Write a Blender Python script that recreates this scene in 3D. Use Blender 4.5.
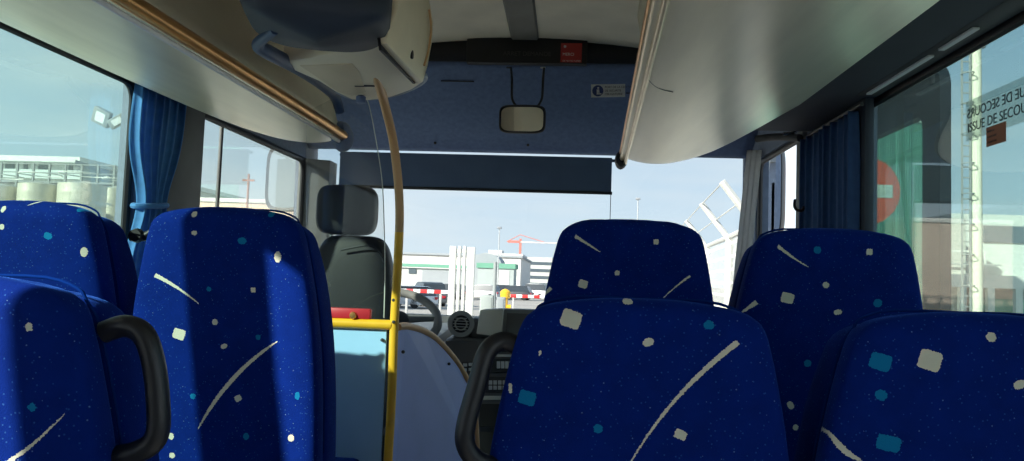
import bpy, bmesh, math, random
import numpy as np
from mathutils import Vector, Matrix, Euler
random.seed(7)
for o in list(bpy.data.objects): bpy.data.objects.remove(o)
S = bpy.context.scene
C = S.collection
W, H, FPX = 1024, 461, 760.0
EYE = 1.22                 # eye height above the coach floor
GZ = -1.05                 # tarmac level outside
# ---------------------------------------------------------------- camera
cam_d = bpy.data.cameras.new('camera'); cam = bpy.data.objects.new('camera', cam_d); C.objects.link(cam)
cam_d.sensor_width = 36; cam_d.lens = 36 * FPX / W; cam_d.clip_start = 0.02; cam_d.clip_end = 3000
R = (Matrix.Rotation(math.radians(4.12), 3, 'Z') @ Matrix.Rotation(math.radians(90 + 3.58), 3, 'X') @ Matrix.Rotation(math.radians(2.0), 3, 'Z'))
cam.matrix_world = Matrix.Translation((0, 0, EYE)) @ R.to_4x4()
S.camera = cam
# ---------------------------------------------------------------- light
S.view_settings.view_transform = 'Standard'; S.view_settings.look = 'None'
S.view_settings.gamma = 1; S.view_settings.use_curve_mapping = False
S.view_settings.exposure = 1.15
S.cycles.diffuse_bounces = 8; S.cycles.max_bounces = 14; S.cycles.transparent_max_bounces = 24
w = bpy.data.worlds.new('World'); S.world = w; w.use_nodes = True
nt = w.node_tree; N = nt.nodes; L = nt.links; N.clear()
out = N.new('ShaderNodeOutputWorld'); bg = N.new('ShaderNodeBackground'); L.new(bg.outputs[0], out.inputs[0])
tc = N.new('ShaderNodeTexCoord'); sx = N.new('ShaderNodeSeparateXYZ'); L.new(tc.outputs['Generated'], sx.inputs[0])
rmp = N.new('ShaderNodeValToRGB'); L.new(sx.outputs['Z'], rmp.inputs[0])
e = rmp.color_ramp.elements
e[0].position = 0.0; e[0].color = (0.66, 0.75, 0.80, 1); e[1].position = 0.6; e[1].color = (0.16, 0.30, 0.50, 1)
x_ = e.new(0.12); x_.color = (0.50, 0.64, 0.76, 1); x_ = e.new(0.3); x_.color = (0.30, 0.45, 0.62, 1)
mp = N.new('ShaderNodeMapping'); L.new(tc.outputs['Generated'], mp.inputs[0]); mp.inputs['Scale'].default_value = (1.6, 1.6, 9)
nz = N.new('ShaderNodeTexNoise'); nz.inputs['Scale'].default_value = 1.3; nz.inputs['Detail'].default_value = 5; nz.inputs['Roughness'].default_value = 0.5
L.new(mp.outputs[0], nz.inputs['Vector'])
cr = N.new('ShaderNodeMapRange'); cr.inputs['From Min'].default_value = 0.42; cr.inputs['From Max'].default_value = 0.68; cr.inputs['To Max'].default_value = 0.8
L.new(nz.outputs['Fac'], cr.inputs['Value'])
mx = N.new('ShaderNodeMixRGB'); L.new(cr.outputs[0], mx.inputs['Fac']); L.new(rmp.outputs[0], mx.inputs['Color1']); mx.inputs['Color2'].default_value = (0.72, 0.76, 0.78, 1)
L.new(mx.outputs[0], bg.inputs['Color']); bg.inputs['Strength'].default_value = 0.9
sd = bpy.data.lights.new('sun', 'SUN'); sun = bpy.data.objects.new('sun', sd); C.objects.link(sun)
sd.energy = 6.5; sd.angle = math.radians(0.8); sd.color = (1.0, 0.93, 0.82)
sun.rotation_euler = Vector((0.66, 0.62, -0.45)).to_track_quat('-Z', 'Y').to_euler()

# ---------------------------------------------------------------- helpers
CAMP = Vector((0, 0, EYE))
def P(px, py, Y=None, X=None, Z=None):
    """world point a distance away seen at a photo position, on a plane X, Y or Z"""
    d = R @ Vector(((px - W / 2) / FPX, -(py - H / 2) / FPX, -1))
    if Y is not None: t = Y / d.y
    elif X is not None: t = X / d.x
    else: t = (Z - EYE) / d.z
    return CAMP + d * t

def mat(name, col, rough=0.6, metal=0.0, noise=0.0, nscale=8, bump=0.0, bscale=60, sheen=0.0, spec=0.5, emit=0, stretch=(1, 1, 1), coat=0):
    m = bpy.data.materials.new(name); m.use_nodes = True
    t = m.node_tree; b = t.nodes['Principled BSDF']
    b.inputs['Base Color'].default_value = (*col, 1); b.inputs['Roughness'].default_value = rough; b.inputs['Metallic'].default_value = metal
    b.inputs['Specular IOR Level'].default_value = spec
    if coat: b.inputs['Coat Weight'].default_value = coat; b.inputs['Coat Roughness'].default_value = 0.15
    if sheen: b.inputs['Sheen Weight'].default_value = sheen; b.inputs['Sheen Roughness'].default_value = 0.4
    if emit: b.inputs['Emission Color'].default_value = (*col, 1); b.inputs['Emission Strength'].default_value = emit
    if noise or bump:
        tc = t.nodes.new('ShaderNodeTexCoord'); mp = t.nodes.new('ShaderNodeMapping'); mp.inputs['Scale'].default_value = stretch
        t.links.new(tc.outputs['Object'], mp.inputs[0])
    if noise:
        n = t.nodes.new('ShaderNodeTexNoise'); n.inputs['Scale'].default_value = nscale; n.inputs['Detail'].default_value = 6
        t.links.new(mp.outputs[0], n.inputs['Vector'])
        mr = t.nodes.new('ShaderNodeMapRange'); mr.inputs['From Min'].default_value = 0.3; mr.inputs['From Max'].default_value = 0.7
        mr.inputs['To Min'].default_value = 1 - noise; mr.inputs['To Max'].default_value = 1 + noise
        t.links.new(n.outputs['Fac'], mr.inputs['Value'])
        v = t.nodes.new('ShaderNodeVectorMath'); v.operation = 'SCALE'; v.inputs[0].default_value = col
        t.links.new(mr.outputs[0], v.inputs['Scale']); t.links.new(v.outputs[0], b.inputs['Base Color'])
    if bump:
        n2 = t.nodes.new('ShaderNodeTexNoise'); n2.inputs['Scale'].default_value = bscale; n2.inputs['Detail'].default_value = 3
        t.links.new(mp.outputs[0], n2.inputs['Vector'])
        bp = t.nodes.new('ShaderNodeBump'); bp.inputs['Strength'].default_value = bump; bp.inputs['Distance'].default_value = 0.002
        t.links.new(n2.outputs['Fac'], bp.inputs['Height']); t.links.new(bp.outputs[0], b.inputs['Normal'])
    return m

def glass_mat(name, tint=(0.9, 0.95, 0.93), refl=0.06, haze=0.0, hazecol=(0.8, 0.85, 0.85)):
    m = bpy.data.materials.new(name); m.use_nodes = True
    t = m.node_tree; t.nodes.clear(); o = t.nodes.new('ShaderNodeOutputMaterial')
    tr = t.nodes.new('ShaderNodeBsdfTransparent'); tr.inputs[0].default_value = (*tint, 1)
    gl = t.nodes.new('ShaderNodeBsdfGlossy'); gl.inputs['Roughness'].default_value = 0.02
    fr = t.nodes.new('ShaderNodeLayerWeight'); fr.inputs['Blend'].default_value = 0.35
    mr = t.nodes.new('ShaderNodeMapRange'); mr.inputs['To Min'].default_value = refl; mr.inputs['To Max'].default_value = 0.75
    pw = t.nodes.new('ShaderNodeMath'); pw.operation = 'POWER'; pw.inputs[1].default_value = 2.0
    t.links.new(fr.outputs['Facing'], pw.inputs[0]); t.links.new(pw.outputs[0], mr.inputs['Value'])
    mx = t.nodes.new('ShaderNodeMixShader'); t.links.new(mr.outputs[0], mx.inputs[0]); t.links.new(tr.outputs[0], mx.inputs[1]); t.links.new(gl.outputs[0], mx.inputs[2])
    last = mx
    if haze:
        tl = t.nodes.new('ShaderNodeBsdfTranslucent'); tl.inputs[0].default_value = (*hazecol, 1)
        df = t.nodes.new('ShaderNodeBsdfDiffuse'); df.inputs[0].default_value = (*hazecol, 1)
        md = t.nodes.new('ShaderNodeMixShader'); md.inputs[0].default_value = 0.5; t.links.new(tl.outputs[0], md.inputs[1]); t.links.new(df.outputs[0], md.inputs[2])
        m2 = t.nodes.new('ShaderNodeMixShader'); m2.inputs[0].default_value = haze
        t.links.new(mx.outputs[0], m2.inputs[1]); t.links.new(md.outputs[0], m2.inputs[2]); last = m2
    t.links.new(last.outputs[0], o.inputs['Surface'])
    return m

M = {}
M['navy'] = mat('navy header carpet', (0.14, 0.20, 0.36), 0.9, noise=0.12, nscale=40, bump=0.3, bscale=300, sheen=0.2)
M['cream'] = mat('cream plastic', (0.86, 0.78, 0.60), 0.5, noise=0.05, nscale=5, bump=0.05)
M['ceil'] = mat('cream ceiling lining', (0.84, 0.77, 0.63), 0.85, noise=0.06, nscale=6, bump=0.2, bscale=200)
M['greystrip'] = mat('grey ceiling strip', (0.24, 0.23, 0.21), 0.7, noise=0.1)
M['rack'] = mat('satin grey rack laminate', (0.80, 0.76, 0.60), 0.30, metal=0.25, noise=0.08, nscale=5, bump=0.08, bscale=120, stretch=(3, 0.4, 1))
M['rackface'] = mat('cream rack face', (0.74, 0.68, 0.52), 0.5, metal=0.1, noise=0.06, nscale=4)
M['brass'] = mat('brass handrail', (0.62, 0.33, 0.12), 0.3, metal=0.75, noise=0.08, nscale=12)
M['palebrass'] = mat('pale worn rail', (0.60, 0.50, 0.34), 0.3, metal=0.7, noise=0.1, nscale=20)
M['yellow'] = mat('yellow painted tube', (0.90, 0.50, 0.03), 0.35, noise=0.06, nscale=20, coat=0.3)
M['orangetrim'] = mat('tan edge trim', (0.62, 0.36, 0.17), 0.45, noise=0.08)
M['paleblue'] = mat('pale blue laminate', (0.38, 0.66, 0.95), 0.5, noise=0.04, nscale=5)
M['lilac'] = mat('periwinkle laminate', (0.36, 0.46, 0.84), 0.5, noise=0.06, nscale=5)
M['black'] = mat('black rubber', (0.012, 0.013, 0.016), 0.5, bump=0.1)
M['handle'] = mat('black soft plastic', (0.012, 0.013, 0.016), 0.40, bump=0.05, bscale=200)
M['dark'] = mat('dark grey plastic', (0.035, 0.038, 0.045), 0.55, noise=0.1)
M['pillar'] = mat('grey pillar lining', (0.16, 0.17, 0.17), 0.7, noise=0.08, bump=0.2, bscale=150)
M['darkpillar'] = mat('dark window pillar', (0.045, 0.055, 0.075), 0.7, noise=0.08)
M['wall'] = mat('grey blue side lining', (0.16, 0.20, 0.28), 0.85, noise=0.1, nscale=30, bump=0.2, bscale=200)
M['floor'] = mat('speckled grey vinyl floor', (0.22, 0.22, 0.23), 0.6, noise=0.25, nscale=120)
M['dash'] = mat('grey dashboard plastic', (0.20, 0.21, 0.22), 0.5, noise=0.06, bump=0.2, bscale=250)
M['dashlight'] = mat('light grey box plastic', (0.62, 0.61, 0.54), 0.5, noise=0.06)
M['screen'] = mat('dull display', (0.09, 0.09, 0.095), 0.3)
M['white'] = mat('white paint', (0.64, 0.64, 0.60), 0.5, noise=0.03)
M['red'] = mat('red plastic', (0.55, 0.025, 0.04), 0.45, noise=0.05)
M['labelwhite'] = mat('white label film', (0.75, 0.77, 0.78), 0.5)
M['seatblack'] = mat('black leatherette', (0.014, 0.015, 0.019), 0.5, noise=0.1, bump=0.3, bscale=180)
M['chrome'] = mat('chrome', (0.7, 0.7, 0.7), 0.15, metal=1)
M['mirror'] = mat('mirror glass', (0.85, 0.88, 0.88), 0.02, metal=1)
M['shade'] = mat('blue grey blind fabric', (0.09, 0.14, 0.25), 0.8, noise=0.06, bump=0.2, bscale=250)
M['pipe'] = mat('blue piping', (0.003, 0.022, 0.15), 1.0, spec=0.0)
M['glass'] = glass_mat('clear windscreen', (0.74, 0.76, 0.77), 0.01)
M['gside'] = glass_mat('green tinted side glass', (0.64, 0.75, 0.72), 0.04, haze=0.05, hazecol=(0.75, 0.85, 0.80))
M['gclear'] = glass_mat('clear side glass', (.96, .98, .97), .03)
M['gdrv'] = glass_mat('driver side glass', (0.74, 0.78, 0.76), 0.03, haze=0.05)
M['plexi'] = glass_mat('plexiglass', (0.93, 0.94, 0.93), 0.03, haze=0.004)
M['plexiedge'] = mat('plexiglass edge', (0.6, 0.65, 0.62), 0.2)

def tag(o, label=None, cat=None, group=None, kind=None):
    if label: o['label'] = label
    if cat: o['category'] = cat
    if group: o['group'] = group
    if kind: o['kind'] = kind
    return o
def empty(name, loc, label, cat, group=None, rz=0):
    o = bpy.data.objects.new(name, None); C.objects.link(o); o.location = loc; o.rotation_euler.z = rz
    o.empty_display_size = 0.05
    return tag(o, label, cat, group)

class MB:
    def __init__(s): s.bm = bmesh.new()
    def poly(s, pts):
        return s.bm.faces.new([s.bm.verts.new(p) for p in pts])
    def box(s, lo, hi, bev=0, mtx=None, seg=2):
        bm = bmesh.new(); bmesh.ops.create_cube(bm, size=1)
        c = [(a + b) / 2 for a, b in zip(lo, hi)]; d = [b - a for a, b in zip(lo, hi)]
        for v in bm.verts: v.co = Vector((v.co.x * d[0] + c[0], v.co.y * d[1] + c[1], v.co.z * d[2] + c[2]))
        if bev: bmesh.ops.bevel(bm, geom=bm.edges[:], offset=bev, segments=seg, affect='EDGES', profile=0.5)
        s.add(bm, mtx); return s
    def add(s, bm, mtx=None):
        if mtx: bmesh.ops.transform(bm, matrix=mtx, verts=bm.verts[:])
        me = bpy.data.meshes.new('t'); bm.to_mesh(me); bm.free(); s.bm.from_mesh(me); bpy.data.meshes.remove(me)
    def grid(s, f, nu, nv, closeu=False):
        V = [[s.bm.verts.new(f(i / (nu if closeu else nu - 1), j / (nv - 1))) for i in range(nu)] for j in range(nv)]
        for j in range(nv - 1):
            for i in range(nu if closeu else nu - 1):
                s.bm.faces.new((V[j][i], V[j][(i + 1) % nu], V[j + 1][(i + 1) % nu], V[j + 1][i]))
        return V
    def tube(s, pts, r, n=12, smooth=0, cap=True):
        pts = [Vector(p) for p in pts]
        rs = r if isinstance(r, (list, tuple)) else [r] * len(pts)
        if smooth:
            q, rr = [], []
            for i in range(len(pts) - 1):
                p0 = pts[max(i - 1, 0)]; p1 = pts[i]; p2 = pts[i + 1]; p3 = pts[min(i + 2, len(pts) - 1)]
                for k in range(smooth):
                    t = k / smooth
                    q.append(0.5 * ((2 * p1) + (p2 - p0) * t + (2 * p0 - 5 * p1 + 4 * p2 - p3) * t * t + (3 * p1 - p0 - 3 * p2 + p3) * t ** 3)); rr.append(rs[i] * (1 - t) + rs[i + 1] * t)
            q.append(pts[-1]); rr.append(rs[-1]); pts, rs = q, rr
        up = None; rings = []
        for i, p in enumerate(pts):
            d = (pts[min(i + 1, len(pts) - 1)] - pts[max(i - 1, 0)]).normalized()
            if up is None:
                up = Vector((0, 0, 1)) if abs(d.z) < 0.9 else Vector((1, 0, 0))
            a = d.cross(up).normalized(); up = a.cross(d).normalized()
            rings.append([s.bm.verts.new(p + (a * math.cos(2 * math.pi * k / n) + up * math.sin(2 * math.pi * k / n)) * rs[i]) for k in range(n)])
        for A, B in zip(rings, rings[1:]):
            for k in range(n): s.bm.faces.new((A[k], A[(k + 1) % n], B[(k + 1) % n], B[k]))
        if cap:
            s.bm.faces.new(rings[0][::-1]); s.bm.faces.new(rings[-1])
        return s
    def prism(s, pts, vec, bev=0):
        """closed outline extruded along vec"""
        bm = bmesh.new(); f = bm.faces.new([bm.verts.new(p) for p in pts])
        r = bmesh.ops.extrude_face_region(bm, geom=[f])
        vs = [x for x in r['geom'] if isinstance(x, bmesh.types.BMVert)]
        bmesh.ops.translate(bm, verts=vs, vec=vec)
        bmesh.ops.recalc_face_normals(bm, faces=bm.faces[:])
        if bev: bmesh.ops.bevel(bm, geom=bm.edges[:], offset=bev, segments=2, affect='EDGES', profile=0.5)
        s.add(bm); return s
    def cyl(s, a, b, r, n=24): return s.tube([a, b], r, n)
    def lathe(s, prof, c=(0, 0, 0), axis='Z', n=32):
        c = Vector(c); rings = []
        for (r, h) in prof:
            ring = []
            for k in range(n):
                a = 2 * math.pi * k / n; u, v = max(r, 1e-4) * math.cos(a), max(r, 1e-4) * math.sin(a)
                ring.append(s.bm.verts.new(c + (Vector((u, v, h)) if axis == 'Z' else Vector((u, h, v)) if axis == 'Y' else Vector((h, u, v)))))
            rings.append(ring)
        for A, B in zip(rings, rings[1:]):
            for k in range(n): s.bm.faces.new((A[k], A[(k + 1) % n], B[(k + 1) % n], B[k]))
        s.bm.faces.new(rings[0]); s.bm.faces.new(rings[-1]); return s
    def build(s, name, m, parent=None, smooth=True, origin=None, angle=40, solid=0):
        bm = s.bm
        bmesh.ops.recalc_face_normals(bm, faces=bm.faces[:])
        if smooth:
            for f in bm.faces: f.smooth = True
            ca = math.radians(angle)
            for e_ in bm.edges:
                if len(e_.link_faces) == 2 and e_.calc_face_angle(0) > ca: e_.smooth = False
        if parent is not None and origin is None: origin = Vector((0, 0, 0)); inv = parent.matrix_basis.inverted(); bmesh.ops.transform(bm, matrix=inv if parent.parent is None else (parent.parent.matrix_basis @ parent.matrix_basis).inverted(), verts=bm.verts[:])
        elif origin is None and parent is None:
            cs = [v.co for v in bm.verts]; origin = Vector([(min(c[i] for c in cs) + max(c[i] for c in cs)) / 2 for i in range(2)] + [min(c[2] for c in cs)])
            bmesh.ops.translate(bm, verts=bm.verts[:], vec=-origin)
        me = bpy.data.meshes.new(name); bm.to_mesh(me); bm.free()
        o = bpy.data.objects.new(name, me); C.objects.link(o); me.materials.append(m)
        o.location = origin
        if parent is not None: o.parent = parent
        if solid:
            md = o.modifiers.new('s', 'SOLIDIFY'); md.thickness = solid; md.offset = 0
        return o
def local(mb, name, m, parent, **k):
    """mesh already written in the parent's own frame"""
    return mb.build(name, m, parent, origin=Vector((0, 0, 0)), **k)
def struct(mb, name, m, **k):
    return tag(mb.build(name, m, None, **k), kind='structure')

def lettering(text, mtx, size, name, m, parent, depth=0.0004, align='LEFT'):
    cu = bpy.data.curves.new('t', 'FONT'); cu.body = text; cu.size = size; cu.extrude = depth; cu.align_x = align
    ob = bpy.data.objects.new('t', cu); C.objects.link(ob); bpy.context.view_layer.update()
    me = bpy.data.meshes.new_from_object(ob.evaluated_get(bpy.context.evaluated_depsgraph_get()))
    bpy.data.objects.remove(ob); bpy.data.curves.remove(cu)
    bm = bmesh.new(); bm.from_mesh(me); bpy.data.meshes.remove(me)
    mb = MB(); mb.add(bm, mtx)
    return mb.build(name, m, parent, smooth=False)
def frame(o, ex, ey):
    """matrix placing local x,y on world directions ex, ey at o"""
    ex = Vector(ex).normalized(); ey = Vector(ey).normalized(); ez = ex.cross(ey)
    return Matrix(((ex.x, ey.x, ez.x, o[0]), (ex.y, ey.y, ez.y, o[1]), (ex.z, ey.z, ez.z, o[2]), (0, 0, 0, 1)))

# ================================================================= COACH SHELL
XL, XR = -1.56, 1.04          # inner faces of the side walls
YB, YF = -3.2, 4.6
WB, WT = 0.78, EYE + 0.67     # window sill / head
CZ = EYE + 1.19               # ceiling
CX = (XL + XR) / 2
mb = MB(); mb.box((XL - 0.08, YB - 0.1, -0.12), (XR + 0.08, YF + 0.1, 0)); struct(mb, 'floor', M['floor'], smooth=False)
# raised podium under the front row each side
mb = MB(); mb.box((XL, 1.55, 0), (-0.58, 2.42, 0.17), 0.01); struct(mb, 'trim_1', M['floor'])
mb = MB(); mb.box((-0.08, 1.62, 0), (XR, 2.75, 0.17), 0.01); struct(mb, 'trim_2', M['floor'])
# ceiling, lightly arched, closed above
def ceilf(x): return CZ + 0.05 - 0.17 * ((x - CX) / 1.3) ** 2
mb = MB()
xs = [XL - 0.08 + (XR - XL + 0.16) * i / 24 for i in range(25)]
pts = [(x, YB - 0.1, ceilf(x)) for x in xs] + [(x, YB - 0.1, CZ + 0.16) for x in reversed(xs)]
mb.prism(pts, (0, YF - YB + 0.2, 0)); struct(mb, 'ceiling', M['ceil'], angle=25)
mb = MB()
xa, xb = P(511, 36, Y=3.85).x, P(539, 36, Y=3.85).x
pts = [(xa, YB, ceilf(xa)), (xa + .01, YB, ceilf(xa) - 0.012), (xb - .01, YB, ceilf(xb) - 0.012), (xb, YB, ceilf(xb))]
mb.prism(pts, (0, 3.95 - YB, 0)); struct(mb, 'trim_3', M['greystrip'], angle=25)
# walls: lower panels, heads and pillars round the window openings
def side_wall(name, x0, x1, openings):
    mb = MB()
    ys = YB
    def panel(a, b, z0, z1):
        if b > a: mb.box((x0, a, z0), (x1, b, z1))
    for (a, b, z0, z1) in openings:
        panel(ys, a, -0.0, CZ + 0.05); panel(a, b, 0.0, z0); panel(a, b, z1, CZ + 0.05); ys = b
    panel(ys, YF, 0, CZ + 0.05)
    return struct(mb, name, M['wall'], smooth=False)
YL3, YL4 = P(131, 170, X=XL - .02).y, P(194, 160, X=XL - .02).y
YR3, YR4, YR5 = P(866, 160, X=XR + .03).y, P(802, 180, X=XR).y, 4.28
LOP = [(-2.9, -1.55, WB, WT), (-1.45, 0.02, WB, WT), (0.12, 1.04, WB, WT), (1.10, YL3, WB, WT), (YL4, 4.42, WB, WT)]  # slim unseen left pillars between the near openings are placed for shade
ROP = [(-2.9, -1.55, WB, WT), (-1.45, 0.80, WB, WT), (0.90, YR3, WB, WT), (YR4, YR5, 0.15, WT + .03)]
side_wall('wall_left', XL - 0.07, XL, LOP)
side_wall('wall_right', XR, XR + 0.07, ROP)
mb = MB(); mb.box((XL - .07, YB - 0.08, 0), (XR + .07, YB, CZ + 0.05)); struct(mb, 'wall_back', M['wall'], smooth=False)
# front: nose panel under the windscreen, sloped header above, corner pillars
WSB = 0.98
mb = MB(); mb.box((XL - .07, YF, 0), (XR + .07, YF + 0.08, WSB)); 
mb.box((XL - .07, YF, P(470, 146, Y=4.6).z), (XR + .07, YF + 0.08, CZ + .1))
struct(mb, 'wall_front', M['dash'], smooth=False)
hz = P(470, 150.5, Y=4.42).z; hy0 = 3.90
ztop = P(530, 62, Y=hy0).z
mb = MB()
def header(u, v):
    x = XL + (XR - XL) * u; y = hy0 + (4.44 - hy0) * v; z = ztop + (hz - ztop) * v - 0.02 * math.sin(math.pi * v)
    return Vector((x, y, z))
mb.grid(header, 40, 20); h = struct(mb, 'trim_4', M['navy'], solid=0.02)
# dark band where header meets the ceiling
mb = MB()
def band(u, v):
    x = XL + (XR - XL) * u
    zt = P(430, 53, Y=hy0 - .02).z + 0.10
    return Vector((x, hy0 - 0.012, ztop - 0.005 + (ceilf(x) + .02 - ztop) * v))
mb.grid(band, 40, 3); struct(mb, 'trim_5', M['black'], solid=0.02)
# front corner pillars
def pillar(name, pts, r, m, flat=0.5):
    mb = MB(); mb.tube(pts, r, 12, 4); return struct(mb, name, m)
mb = MB(); 
a = P(312, 145, Y=4.44); b = P(334, 145, Y=4.52)
mb.prism([(a.x - .06, 4.40, WSB - .1), (b.x, 4.46, WSB - .1), (b.x, 4.60, WSB - .1), (XL - .02, 4.60, WSB - .1), (XL - .02, 4.40, WSB - .1)], (0.0, 0, WT + .1 - WSB))
struct(mb, 'trim_7', M['pillar'])
mb = MB(); a = P(754, 230, Y=4.45)
mb.prism([(a.x, 4.44, WSB - .1), (XR + .02, 4.30, WSB - .1), (XR + .06, 4.30, WSB - .1), (XR + .06, 4.60, WSB - .1), (a.x, 4.60, WSB - .1)], (0.0, 0, WT + .1 - WSB))
struct(mb, 'trim_8', M['pillar'])

# glazing
def pane(name, lo, hi, m):
    mb = MB(); mb.box(lo, hi); return struct(mb, name, m, smooth=False)
k = 0
for (x, ops, m) in ((XL - 0.04, LOP[:4], M['gside']), (XR + 0.035, ROP[:3], M['gside'])):
    for (a, b, z0, z1) in ops:
        k += 1; pane('window_%d' % k, (x - .0025, a, z0), (x + .0025, b, z1), m if b > 1.5 else M['gclear'])  # panes out of view are left untinted to let in more fill light
pane('window_8', (XL - .0425, YL4, WB), (XL - .0375, 4.42, WT), M['gdrv'])
pane('window_9', (XL + .02, 4.53, WSB), (XR, 4.535, hz + .08), M['glass'])

# window rubbers
def gasket(name, x, a, b, z0, z1, r=0.014, sx=1, w=0.03, m=None, rad=0.05):
    mb = MB(); pts = []
    for (cy, cz, a0) in ((b - rad, z1 - rad, 0), (a + rad, z1 - rad, 90), (a + rad, z0 + rad, 180), (b - rad, z0 + rad, 270)):
        for t in range(5):
            an = math.radians(a0 + t * 22.5); pts.append((cy + rad * math.cos(an), cz + rad * math.sin(an)))
    n = len(pts)
    def f(u, v):
        i = int(round(u * n)) % n; y, z = pts[i]; t = v * 2 * math.pi
        cy, cz = (a + b) / 2, (z0 + z1) / 2
        dy = -1 if y > cy else 1; dz = -1 if z > cz else 1
        q = (1 - math.cos(t)) / 2 * w
        return Vector((x + math.sin(t) * r, y + dy * q, z + dz * q))
    V = [[mb.bm.verts.new(f(i / n, j / 8)) for i in range(n)] for j in range(8)]
    for j in range(8):
        for i in range(n): mb.bm.faces.new((V[j][i], V[j][(i + 1) % n], V[(j + 1) % 8][(i + 1) % n], V[(j + 1) % 8][i]))
    return struct(mb, name, m or M['black'])
gi = 9
for (x, ops) in ((XL - 0.02, LOP), (XR + 0.02, ROP)):
    for (a, b, z0, z1) in ops:
        gasket('trim_%d' % gi, x, a, b, z0, z1); gi += 1
gi = 18
# divider bar in the driver's window, slider edge
mb = MB(); y = P(228, 170, X=XL).y; mb.box((XL - .048, y - .008, WB), (XL - .034, y + .008, WT), .002); struct(mb, 'trim_18', M['black'])
# light grey lining on the pillar behind the driver's window
mb = MB(); y0 = P(181, 160, X=XL + .01).y; mb.box((XL, y0 - .10, 0.6), (XL + .02, YL4, WT + .02), .006); struct(mb, 'trim_19', M['pillar'])
# dark pillar lining on the right
mb = MB(); y0 = P(866, 160, X=XR - .03).y; mb.box((XR - .035, y0, 0.6), (XR, y0 + .17, WT + .03), .012); struct(mb, 'trim_20', M['darkpillar'])
# right door-side pillar (pale, beside the door opening)
mb = MB(); y0 = P(803, 180, X=XR).y; mb.box((XR - .02, y0 - .05, 0.2), (XR + .02, y0 + .04, WT + .03), .006); struct(mb, 'trim_21', M['pillar'])
# upper side coving between racks and windows
for nm, x0, x1, o in (('trim_22', XR - .005, 0.72, 1), ('trim_23', XL + .005, -1.42, -1)):
    mb = MB(); zz = EYE + .66
    mb.prism([(x0, -3.1, zz), (x1, -3.1, zz + (.0 if o > 0 else 0)), (x1, -3.1, zz + .3), (x0, -3.1, zz + .3)], (0, 6.35 if o > 0 else 6.3, 0)); struct(mb, nm, M['darkpillar'])
# slim strips in the right coving, pale colour standing in for a frame reflection
def slot(name, p0, p1):
    a = P(*p0, X=XR - .012); b = P(*p1, X=XR - .012); z = WT + .0
    mb = MB(); mb.box((XR - .05, min(a.y, b.y), z - .02), (XR - .012, max(a.y, b.y), z - .006), .003)
    return mb
mb = MB(); mb.box((XR - .075, 0.5, WT - .012), (XR, 2.62, WT + .012), .005); struct(mb, 'trim_24', M['dark'])
for i, (q0, q1) in enumerate((((868, 76), (930, 30)), ((940, 22), (975, 0)))):
    y1 = P(*q0, X=XR - .05).y; y0 = P(*q1, X=XR - .05).y
    mb = MB(); mb.box((XR - .056, y0, WT - .018), (XR - .038, y1, WT - .011), .002); struct(mb, 'trim_%d' % (25 + i), M['labelwhite'])

# ================================================================= LUGGAGE RACKS
def rack(sgn, xin, xout, zin, zout, yfront, label, y0=-1.2, skew=0.0):
    """sgn=-1 left, +1 right. underside shell, inner face, handrail, end cap"""
    root = empty('luggage_rack', (xin, y0, zin), label, 'luggage rack')
    wd = abs(xout - xin)
    # plan outline of the front end
    def yend(u):      # u 0 at the rail .. 1 outside
        return yfront + 0.24 * math.sin(math.pi * min(1, u * 1.05) ** 0.8) - (0.30 * max(0, (u - 0.62) / 0.38) ** 2)
    def prof(u):
        z = zin + (zout - zin) * u ** 1.25 - 0.030 * math.sin(math.pi * u)
        return z
    mb = MB()
    def under(u, v):
        y = y0 + (yend(u) - y0) * v; x = xin + sgn * wd * u + skew * (y - yfront) * (1 - u)
        lift = 0.03 * max(0, (v - 0.94) / 0.06) ** 2
        return Vector((x, y, prof(u) + lift))
    V1 = mb.grid(under, 28, 60)
    def top(u, v):
        p = under(u, v); return Vector((p.x, p.y, p.z + 0.018))
    V2 = mb.grid(top, 28, 60)
    for row in (0, 59):
        for i in range(27): mb.bm.faces.new((V1[row][i], V1[row][i + 1], V2[row][i + 1], V2[row][i]))
    for j in range(59):
        for i in (0, 27): mb.bm.faces.new((V1[j][i], V1[j + 1][i], V2[j + 1][i], V2[j][i]))
    mb.build('shelf', M['rack'], root, angle=50)
    # dark edging strip round the front rim
    mb = MB(); mb.tube([under(i / 27, 1) + Vector((0, 0, .009)) for i in range(28)], 0.011, 8); mb.build('edge_strip', M['black'], root)
    # inner face rising to the ceiling
    mb = MB()
    def face(u, v):
        y = y0 + (yfront - 0.02 - y0) * u
        lean = 0.05 * v + 0.05 * math.sin(v * math.pi)
        return Vector((xin + skew * (y - yfront) + sgn * (0.012 + lean * 0.9), y, zin + 0.035 + (CZ - .02 - zin - 0.04) * v * 0.9))
    mb.grid(face, 24, 14)
    mb.build('fascia', M['rackface'], root, solid=0.014)
    return root, under, yend

# left rack
zr = EYE + 0.50
def line_x(pa, pb, z, yq):
    a, b = P(*pa, Z=z), P(*pb, Z=z); k = (b.x - a.x) / (b.y - a.y); return a.x + k * (yq - a.y), k
yl = P(345, 136, Z=zr + .015).y
xl0, kl = line_x((127, 0), (345, 136), zr + .015, yl)
rl, ul, _ = rack(-1, xl0 - .01, -1.44, zr, EYE + .60, yl, 'long grey luggage rack above the left windows with a brass rail', skew=kl)
XLr = lambda y: xl0 + kl * (y - yl)
mb = MB(); mb.tube([(XLr(-1.2), -1.2, zr + .015), (XLr(yl - .2), yl - .2, zr + .015), (XLr(yl), yl, zr + .012)], 0.0185, 16)
mb.build('handrail', M['brass'], rl)
mb = MB(); mb.tube([(XLr(-1.2) - .01, -1.2, zr - .012), (XLr(yl) - .01, yl, zr - .012)], 0.007, 8); mb.build('channel', M['labelwhite'], rl)
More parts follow.
